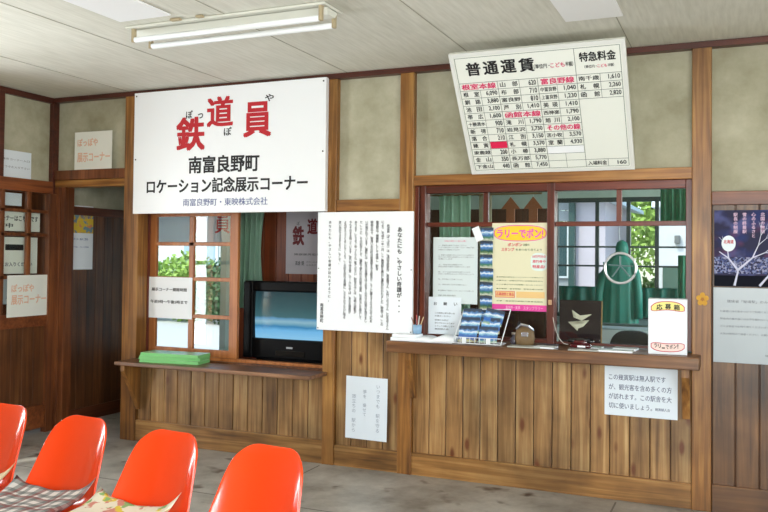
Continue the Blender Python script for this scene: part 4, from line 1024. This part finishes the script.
b = BM(); band(b, .042, .084, .040, -.0015, 0, -.010); obj('pink_band', b, plain('band_pink', (246, 214, 204), .5), t)
b = BM()
for i, ch in enumerate('応募箱'): put(b, ch, -.058+.045*i, -.058+.045*i+.030, .249-(.004 if i != 1 else 0), .279-(.004 if i != 1 else 0), -.0022, .02)
for i, ch in enumerate('ラリーでポン!'): put(b, ch, -.070+.0202*i, -.070+.0202*i+(.015 if ch != '!' else .004), .031+.002*abs(i-3), (.053 if ch != 'ー' else .044)+.002*abs(i-3)-(.008 if ch == 'ー' else 0)+(.0), -.0022, .02)
obj('lettering', b, M_INK, t)
b = BM(); box(b, -.05, .05, .05, .06, hB, hB+.001); obj('slot', b, M_INK, t)

# ================================================================== LEFT SHELF THINGS
greens = [(1.40, -.055, 0, 'bottom'), (1.395, -.05, .0225, 'middle'), (1.402, -.052, .045, 'top')]
M_GR = plain('green_card', (132, 206, 128), .5, var=.04)
for i, (x, y_, dz, nmz) in enumerate(greens):
    t = thing('leaflet_stack', 'light green pad of leaflets on the left shelf, %s of three' % nmz, 'leaflets', (x, y_-.03, .6145+dz), (0, 0, math.radians((7, 11, 5)[i])))
    b = BM()
    for k in range(3): box(b, -.235+.002*k, .235-.001*k, -.085+.001*k, .085, .0072*k, .0072*k+.0068, .0008)
    obj('pages', b, M_GR, t)
    b = BM(); box(b, -.235, .235, -.085, .085, .0214, .0220); obj('cover', b, blotch('green_cover_%d' % i, (150, 200, 140), [(186, 214, 180), (120, 170, 130)], 14, .4), t)
# television in the nook
TVX = 2.12
t = thing('television', 'black tube television glowing with a blue sea picture in the window nook', 'television', (TVX, .5, .618))
b = BM(); TX0, TX1, TZ0, TZ1 = 1.75, 2.545, .635, 1.195
box(b, TX0, TX1, .26, .34, TZ0, TZ1, .02)
MTV = plain('tv_black', (7, 7, 9), .4, spec=.12)
# bezel ring with a hole for the screen
b.free(); b = BM()
SX0, SX1, SZ0, SZ1 = 1.825, 2.47, .775, 1.125
box(b, TX0, SX0+.01, .25, .34, TZ0, TZ1, .012); box(b, SX1-.01, TX1, .25, .34, TZ0, TZ1, .012); box(b, SX0, SX1, .25, .34, SZ1-.005, TZ1, .012); box(b, SX0, SX1, .25, .34, TZ0, SZ0+.005, .012)
obj('bezel', b, MTV, t, True)
b = BM(); pr = [(TX0+.02, TX1-.02, .34, TZ0+.02, TZ1-.02), (TX0+.06, TX1-.06, .55, TZ0+.04, TZ1-.08), (TX0+.16, TX1-.16, .74, TZ0+.08, TZ1-.18)]
R = [[b.verts.new(p) for p in ((x0, yy, z0), (x1, yy, z0), (x1, yy, z1), (x0, yy, z1))] for x0, x1, yy, z0, z1 in pr]
for A, B in zip(R, R[1:]):
    for k in range(4): b.faces.new((A[k], A[(k+1) % 4], B[(k+1) % 4], B[k]))
b.faces.new(R[0]); b.faces.new(R[-1][::-1]); obj('cabinet', b, MTV, t, True)
def screen_mat():
    m, nt, bs = newmat('tv_picture'); N = nt.nodes.new; L = nt.links.new
    tc = N('ShaderNodeTexCoord'); sx = N('ShaderNodeSeparateXYZ'); L(tc.outputs['Generated'], sx.inputs[0])
    nz = N('ShaderNodeTexNoise'); nz.inputs['Scale'].default_value = 5; L(tc.outputs['Generated'], nz.inputs['Vector'])
    ad = N('ShaderNodeMath'); ad.operation = 'MULTIPLY_ADD'; L(nz.outputs['Fac'], ad.inputs[0]); ad.inputs[1].default_value = .06; L(sx.outputs[2], ad.inputs[2])
    cr = N('ShaderNodeValToRGB'); e = cr.color_ramp.elements; e[0].position = .0; e[0].color = lin((150, 214, 250)); e[1].position = 1; e[1].color = lin((34, 66, 74))
    for p, c in ((.22, (120, 196, 246)), (.30, (60, 140, 190)), (.34, (110, 170, 196)), (.40, (150, 196, 214)), (.46, (100, 160, 200)), (.50, (64, 110, 118)), (.7, (50, 90, 96))):
        q = e.new(p); q.color = lin(c)
    L(ad.outputs[0], cr.inputs[0]); bs.inputs['Base Color'].default_value = (.01, .01, .012, 1); bs.inputs['Roughness'].default_value = .08
    L(cr.outputs[0], bs.inputs['Emission Color']); bs.inputs['Emission Strength'].default_value = .8
    return m
b = BM(); n = 14; V = []
for j in range(n+1):
    row = []
    for i in range(n+1):
        u, w = -1+2*i/n, -1+2*j/n; row.append(b.verts.new((SX0+(SX1-SX0)*(u+1)/2, .272+.018*(u*u+w*w)/2, SZ0+(SZ1-SZ0)*(w+1)/2)))
    V.append(row)
for j in range(n):
    for i in range(n): b.faces.new((V[j][i], V[j][i+1], V[j+1][i+1], V[j+1][i]))
obj('screen', b, screen_mat(), t, True, True)
b = BM(); box(b, 2.03, 2.27, .245, .252, .66, .70, .002); obj('control_flap', b, plain('tv_flap', (8, 8, 10), .15), t, True)
b = BM(); box(b, 2.12, 2.17, .247, .25, .716, .728); obj('badge', b, plain('badge_grey', (170, 172, 176), .4, .5), t, True)
b = BM(); box(b, 1.85, 2.45, .28, .70, .6185, .636, .003); obj('foot', b, MTV, t, True)
tv_table = thing('television_stand', 'plain dark wooden stand under the television in the nook', 'stand', (2.12, .5, 0))
b = BM(); box(b, 1.78, 2.6, .19, .8, .59, .618, .004); obj('top', b, M_RED, tv_table, True)
for x in (1.81, 2.57):
    for yy in (.22, .77): b = BM(); box(b, x-.02, x+.02, yy-.02, yy+.02, 0, .59, .003); obj('leg', b, M_RED, tv_table, True)
# poster behind the television
t = thing('film_poster', 'grey-white poster with dark red characters on the wall behind the television', 'poster', (1.95, .95, 1.22))
b = BM(); box(b, 1.70, 2.2, .948, .9495, 1.235, 1.80); obj('sheet', b, plain('poster_grey', (196, 190, 198), .5), t, True)
b = BM(); put(b, '鉄', 1.765, 1.865, 1.47, 1.62, .946, .03); put(b, '道', 1.90, 1.985, 1.56, 1.68, .946, .03); put(b, '員', 2.04, 2.13, 1.5, 1.65, .946, .03); obj('red_lettering', b, plain('dark_red_ink', (112, 22, 34), .5), t, True)
b = BM(); put(b, 'ぽ', 1.80, 1.825, 1.63, 1.66, .946, .01); put(b, '降旗康男監督作品', 1.78, 2.1, 1.385, 1.402, .946, .01); put(b, '高倉 健', 1.79, 1.87, 1.305, 1.34, .946, .015); put(b, '大竹しのぶ', 1.89, 1.99, 1.325, 1.34, .946, 0); put(b, '広末涼子', 1.89, 1.98, 1.30, 1.315, .946, 0); obj('black_lettering', b, M_GREY, t, True)

# ================================================================== CEILING THINGS
fl = thing('fluorescent_light', 'twin-tube fluorescent light with a white reflector on the ceiling', 'ceiling light', (2.62, -1.35, 2.6))
M_FIX = plain('fixture_white', (222, 222, 210), .4)
b = BM(); box(b, 2.08, 3.28, -1.44, -1.24, 2.588, 2.6, .003); obj('base_plate', b, M_FIX, fl, True)
b = BM(); prismx(b, [(-1.40, 2.585), (-1.375, 2.555), (-1.305, 2.555), (-1.28, 2.585)], 2.09, 3.27); obj('reflector', b, M_FIX, fl, True)
MT = plain('tube_white', (248, 250, 250), .25)
MS = plain('socket_brown', (176, 160, 128), .5)
for yy in (-1.415, -1.275):
    b = BM(); tube(b, [(2.13, yy, 2.528), (3.24, yy, 2.528)], .0150, 14); tb = obj('tube', b, MT, fl, True, True)
    for xx, dx in ((2.12, -.012), (3.25, .012)):
        b = BM(); box(b, xx-.009, xx+.009, yy-.012, yy+.012, 2.515, 2.59, .003); obj('socket', b, MS, fl, True)
b = BM(); box(b, 2.4, 2.46, -1.475, -1.45, 2.588, 2.6, .003); box(b, 2.56, 2.6, -1.475, -1.45, 2.588, 2.6, .003); obj('fixing_clip', b, MS, fl, True)
for x0, x1, y0, y1, lab in ((2.13, 2.455, -2.45, -1.535, 'plain white rectangular panel on the ceiling behind the fluorescent light'), (4.283, 4.567, -1.60, -.70, 'plain white rectangular panel on the ceiling above the fare board')):
    t = thing('ceiling_panel', lab, 'ceiling panel', ((x0+x1)/2, (y0+y1)/2, 2.6)); b = BM(); box(b, x0, x1, y0, y1, 2.592, 2.6, .001); obj('diffuser', b, plain('panel_white', (250, 250, 250), .5), t, True)

# ================================================================== ORANGE CHAIRS
M_OR = plain('orange_shell', (240, 68, 20), .16, coat=.3)
def make_chair(label, group):
    root = thing('shell_chair', label, 'chair', (0, 0, 0), (0, 0, 0), group)
    # centre profile (y, z): seat front lip -> seat -> bend -> back top
    P = [(-.235, .375), (-.215, .408), (-.17, .418), (-.10, .408), (-.02, .396), (.06, .392), (.115, .402), (.148, .432), (.17, .48), (.19, .54), (.208, .60), (.222, .645), (.232, .68), (.240, .703), (.250, .722)]
    Wd = [.190, .200, .207, .210, .210, .206, .200, .194, .185, .175, .165, .154, .145, .139, .136]
    cur = [.0, .004, .010, .020, .030, .040, .050, .056, .056, .050, .042, .034, .028, .022, .018]
    # resample smoothly
    def cr(a, t):
        i = min(int(t), len(a)-2); f = t-i; g = lambda k: a[max(0, min(len(a)-1, k))]
        p0, p1, p2, p3 = g(i-1), g(i), g(i+1), g(i+2)
        return .5*((2*p1)+(-p0+p2)*f+(2*p0-5*p1+4*p2-p3)*f*f+(-p0+3*p1-3*p2+p3)*f**3)
    NV, NU = 64, 40; ys = [p[0] for p in P]; zs = [p[1] for p in P]
    NS = 400; TT = [(len(P)-1)*k/NS for k in range(NS+1)]; AL = [0]
    for k in range(NS): AL.append(AL[-1]+math.hypot(cr(ys, TT[k+1])-cr(ys, TT[k]), cr(zs, TT[k+1])-cr(zs, TT[k])))
    LT = AL[-1]
    def t_at(a):
        a = max(0, min(LT, a)); lo, hi = 0, NS
        while hi-lo > 1:
            m_ = (lo+hi)//2
            if AL[m_] <= a: lo = m_
            else: hi = m_
        return TT[lo]+(TT[hi]-TT[lo])*((a-AL[lo])/max(1e-9, AL[hi]-AL[lo]))
    b = BM(); G = []
    for j in range(NV+1):
        a0 = LT*j/NV; row = []
        for i in range(NU+1):
            s = -1+2*i/NU; a = a0; f = abs(s)
            for top, rad in ((True, .080), (False, .05)):
                w0 = cr(Wd, t_at(LT if top else 0)); v = (LT-a0) if top else a0
                if v < rad and f*w0 > w0-rad:
                    p_, q_ = (f*w0-(w0-rad))/rad, (rad-v)/rad
                    p2, q2 = p_*math.sqrt(1-q_*q_/2), q_*math.sqrt(1-p_*p_/2)
                    f = ((w0-rad)+p2*rad)/w0; vv = rad-q2*rad; a = LT-vv if top else vv
            t = t_at(a); yy, zz = cr(ys, t), cr(zs, t); w, c = cr(Wd, t), max(0, cr(cur, t))
            t2 = min(len(P)-1.001, t+.05); t1 = max(0, t-.05)
            ty, tz = cr(ys, t2)-cr(ys, t1), cr(zs, t2)-cr(zs, t1); L = math.hypot(ty, tz) or 1; ny, nz = -tz/L, ty/L
            k = c*f**2.3
            row.append(b.verts.new((math.copysign(f, s)*w, yy+ny*k, zz+nz*k)))
        G.append(row)
    for j in range(NV):
        for i in range(NU): b.faces.new((G[j][i], G[j][i+1], G[j+1][i+1], G[j+1][i]))
    o = obj('shell', b, M_OR, root, False, True)
    md = o.modifiers.new('thickness', 'SOLIDIFY'); md.thickness = .008; md.offset = 0
    mb = o.modifiers.new('rim', 'BEVEL'); mb.width = .003; mb.segments = 3; mb.limit_method = 'ANGLE'; mb.angle_limit = 1.0
    st = plain('chair_steel', (170, 172, 176), .25, .9)
    for sx_ in (-1, 1):
        for f in (-1, 1):
            b = BM(); yy = -.15 if f < 0 else .10
            tube(b, [(sx_*.12, yy, .385), (sx_*.15, yy, .36), (sx_*.185, yy+f*.05, .012)], .0095, 10); lg = obj('leg', b, st, root, False, True)
            b = BM(); lathe(b, [(.013, 0), (.013, .02), (.010, .022)], 10, (sx_*.186, yy+f*.052, 0)); obj('foot_cap', b, plain('black_rubber', (22, 22, 22), .7), lg)
    b = BM()
    for yy in (-.15, .10): tube(b, [(-.15, yy, .378), (.15, yy, .378)], .009, 8)
    for sx_ in (-1, 1): tube(b, [(sx_*.11, -.15, .378), (sx_*.11, .10, .378)], .009, 8)
    obj('under_frame', b, st, root, False, True)
    return root
spots = [(2.18, -2.49, -4, 'orange plastic chair at the far left edge, cut by the picture'), (2.665, -2.55, -5, 'orange plastic chair carrying the plaid cushion'),
         (3.145, -2.62, -6, 'orange plastic chair carrying the cream floral cushion'), (3.60, -2.665, -6, 'rightmost orange plastic chair, nearest the camera')]
proto = None
for x, y_, a, lab in spots:
    if proto is None: proto = make_chair(lab, 'row of orange shell chairs'); proto.location = (x, y_, 0); proto.rotation_euler[2] = math.radians(a)
    else: copy_tree(proto, (x, y_, 0), math.radians(a), lab)
def cushion(label, mat, loc, a, w=.40, d=.38, lift=.07, edge=None):
    root = thing('seat_cushion', label, 'cushion', loc, (0, 0, math.radians(a)))
    b = BM(); n = 22; T = []; B_ = []
    for j in range(n+1):
        v = -1+2*j/n; r1 = []; r2_ = []
        for i in range(n+1):
            u = -1+2*i/n; puff = .022*((1-u**4)*(1-v**4))**.5
            up_ = lift*(1 if u > 0 else .45)*(abs(u)**3)*(.35+.65*max(0, v)**2)+.03*max(0, v)**4
            pin = 1-.05*(1-abs(v)**2)*abs(u)
            x, yy = u*w/2*pin, v*d/2*(1-.05*(1-u*u)*abs(v))
            r1.append(b.verts.new((x, yy, .024+puff+up_+.003*math.sin(9*u+5*v)))); r2_.append(b.verts.new((x, yy, .022-puff*.6+up_)) if 0 < i < n and 0 < j < n else None)
        T.append(r1); B_.append(r2_)
    g = lambda A, j, i: A[j][i] if A[j][i] is not None else T[j][i]
    for j in range(n):
        for i in range(n):
            b.faces.new((T[j][i], T[j][i+1], T[j+1][i+1], T[j+1][i]))
            q = [g(B_, j, i), g(B_, j+1, i), g(B_, j+1, i+1), g(B_, j, i+1)]
            try: b.faces.new(q)
            except ValueError: pass
    obj('cover', b, mat, root, False, True)
    return root
cushion('cushion with grey, white and brown plaid cover on the second orange chair', checker_fabric(), (2.66, -2.63, .41), 2)
cushion('cream cushion with yellow and green floral patches on the third orange chair', blotch('floral_fabric', (222, 212, 188), [(214, 190, 60), (130, 170, 100), (200, 130, 110)], 16, .9, .57, .6), (3.10, -2.70, .43), -6)
cushion('tan cushion on the leftmost orange chair at the picture edge', blotch('tan_fabric', (214, 190, 150), [(190, 150, 110)], 12, .9), (2.17, -2.56, .402), -2)

# ================================================================== LIGHT
def area(name, loc, rot, sx_, sy_, power, col=(1, 1, 1)):
    l = bpy.data.lights.new(name, 'AREA'); l.shape = 'RECTANGLE'; l.size = sx_; l.size_y = sy_; l.energy = power; l.color = col
    o = bpy.data.objects.new(name, l); COL.objects.link(o); o.location = loc; o.rotation_euler = rot; return o
area('daylight_front_windows', (5.45, YF-.25, 1.5), (PI/2, 0, 0), 1.5, 1.6, 190, (.92, .97, 1))
area('daylight_right_windows', (XR+.25, -4.1, 1.55), (PI/2, 0, PI/2), 3.8, 1.5, 140, (.92, .97, 1))
area('daylight_left_windows', (XL-.25, -1.96, 1.28), (PI/2, 0, -PI/2), .86, 1.9, 110, (.92, .97, 1))
area('office_fill_light', (XR+.2, 1.5, 1.5), (PI/2, 0, PI/2), 1.7, 1.1, 70, (.86, .95, 1))  # lamp added outside the unseen side opening to brighten the office
sun = bpy.data.lights.new('sun', 'SUN'); sun.energy = 3.0; sun.angle = .02; sun.color = (1, .96, .88)
so = bpy.data.objects.new('sun', sun); COL.objects.link(so)
so.rotation_euler = Vector((.35, .75, -1.0)).to_track_quat('-Z', 'Y').to_euler()
GROUPS = {'notebook': 'notebooks at the left end of the counter', 'booklet': 'booklets and papers along the counter', 'pen': 'pens in the blue cup',
 'leaflet_stack': 'green leaflet pads on the left shelf', 'bush': 'bushes outside the windows', 'tree': 'trees outside the back window', 'curtain': 'curtains behind the windows',
 'wooden_ornament': 'wooden arrow ornaments behind the ticket window', 'seat_cushion': 'cushions on the orange chairs', 'paper_notice': 'paper notices at the left of the room', 'ceiling_panel': 'white ceiling panels'}
for o in list(COL.objects):
    k = o.name.split('.')[0]
    if o.parent is None and k in GROUPS and 'group' not in o: o['group'] = GROUPS[k]
w = bpy.data.worlds.new('world'); SC.world = w; w.use_nodes = True; nt = w.node_tree
sky = nt.nodes.new('ShaderNodeTexSky'); sky.sky_type = 'NISHITA'; sky.sun_disc = False; sky.sun_elevation = math.radians(50); sky.sun_rotation = math.radians(200)
bg = nt.nodes['Background']; bg.inputs['Strength'].default_value = .45; nt.links.new(sky.outputs[0], bg.inputs[0])

SC.view_settings.view_transform = 'Standard'; SC.view_settings.look = 'None'; SC.view_settings.gamma = 1
SC.view_settings.use_curve_mapping = False; SC.view_settings.exposure = 0.05
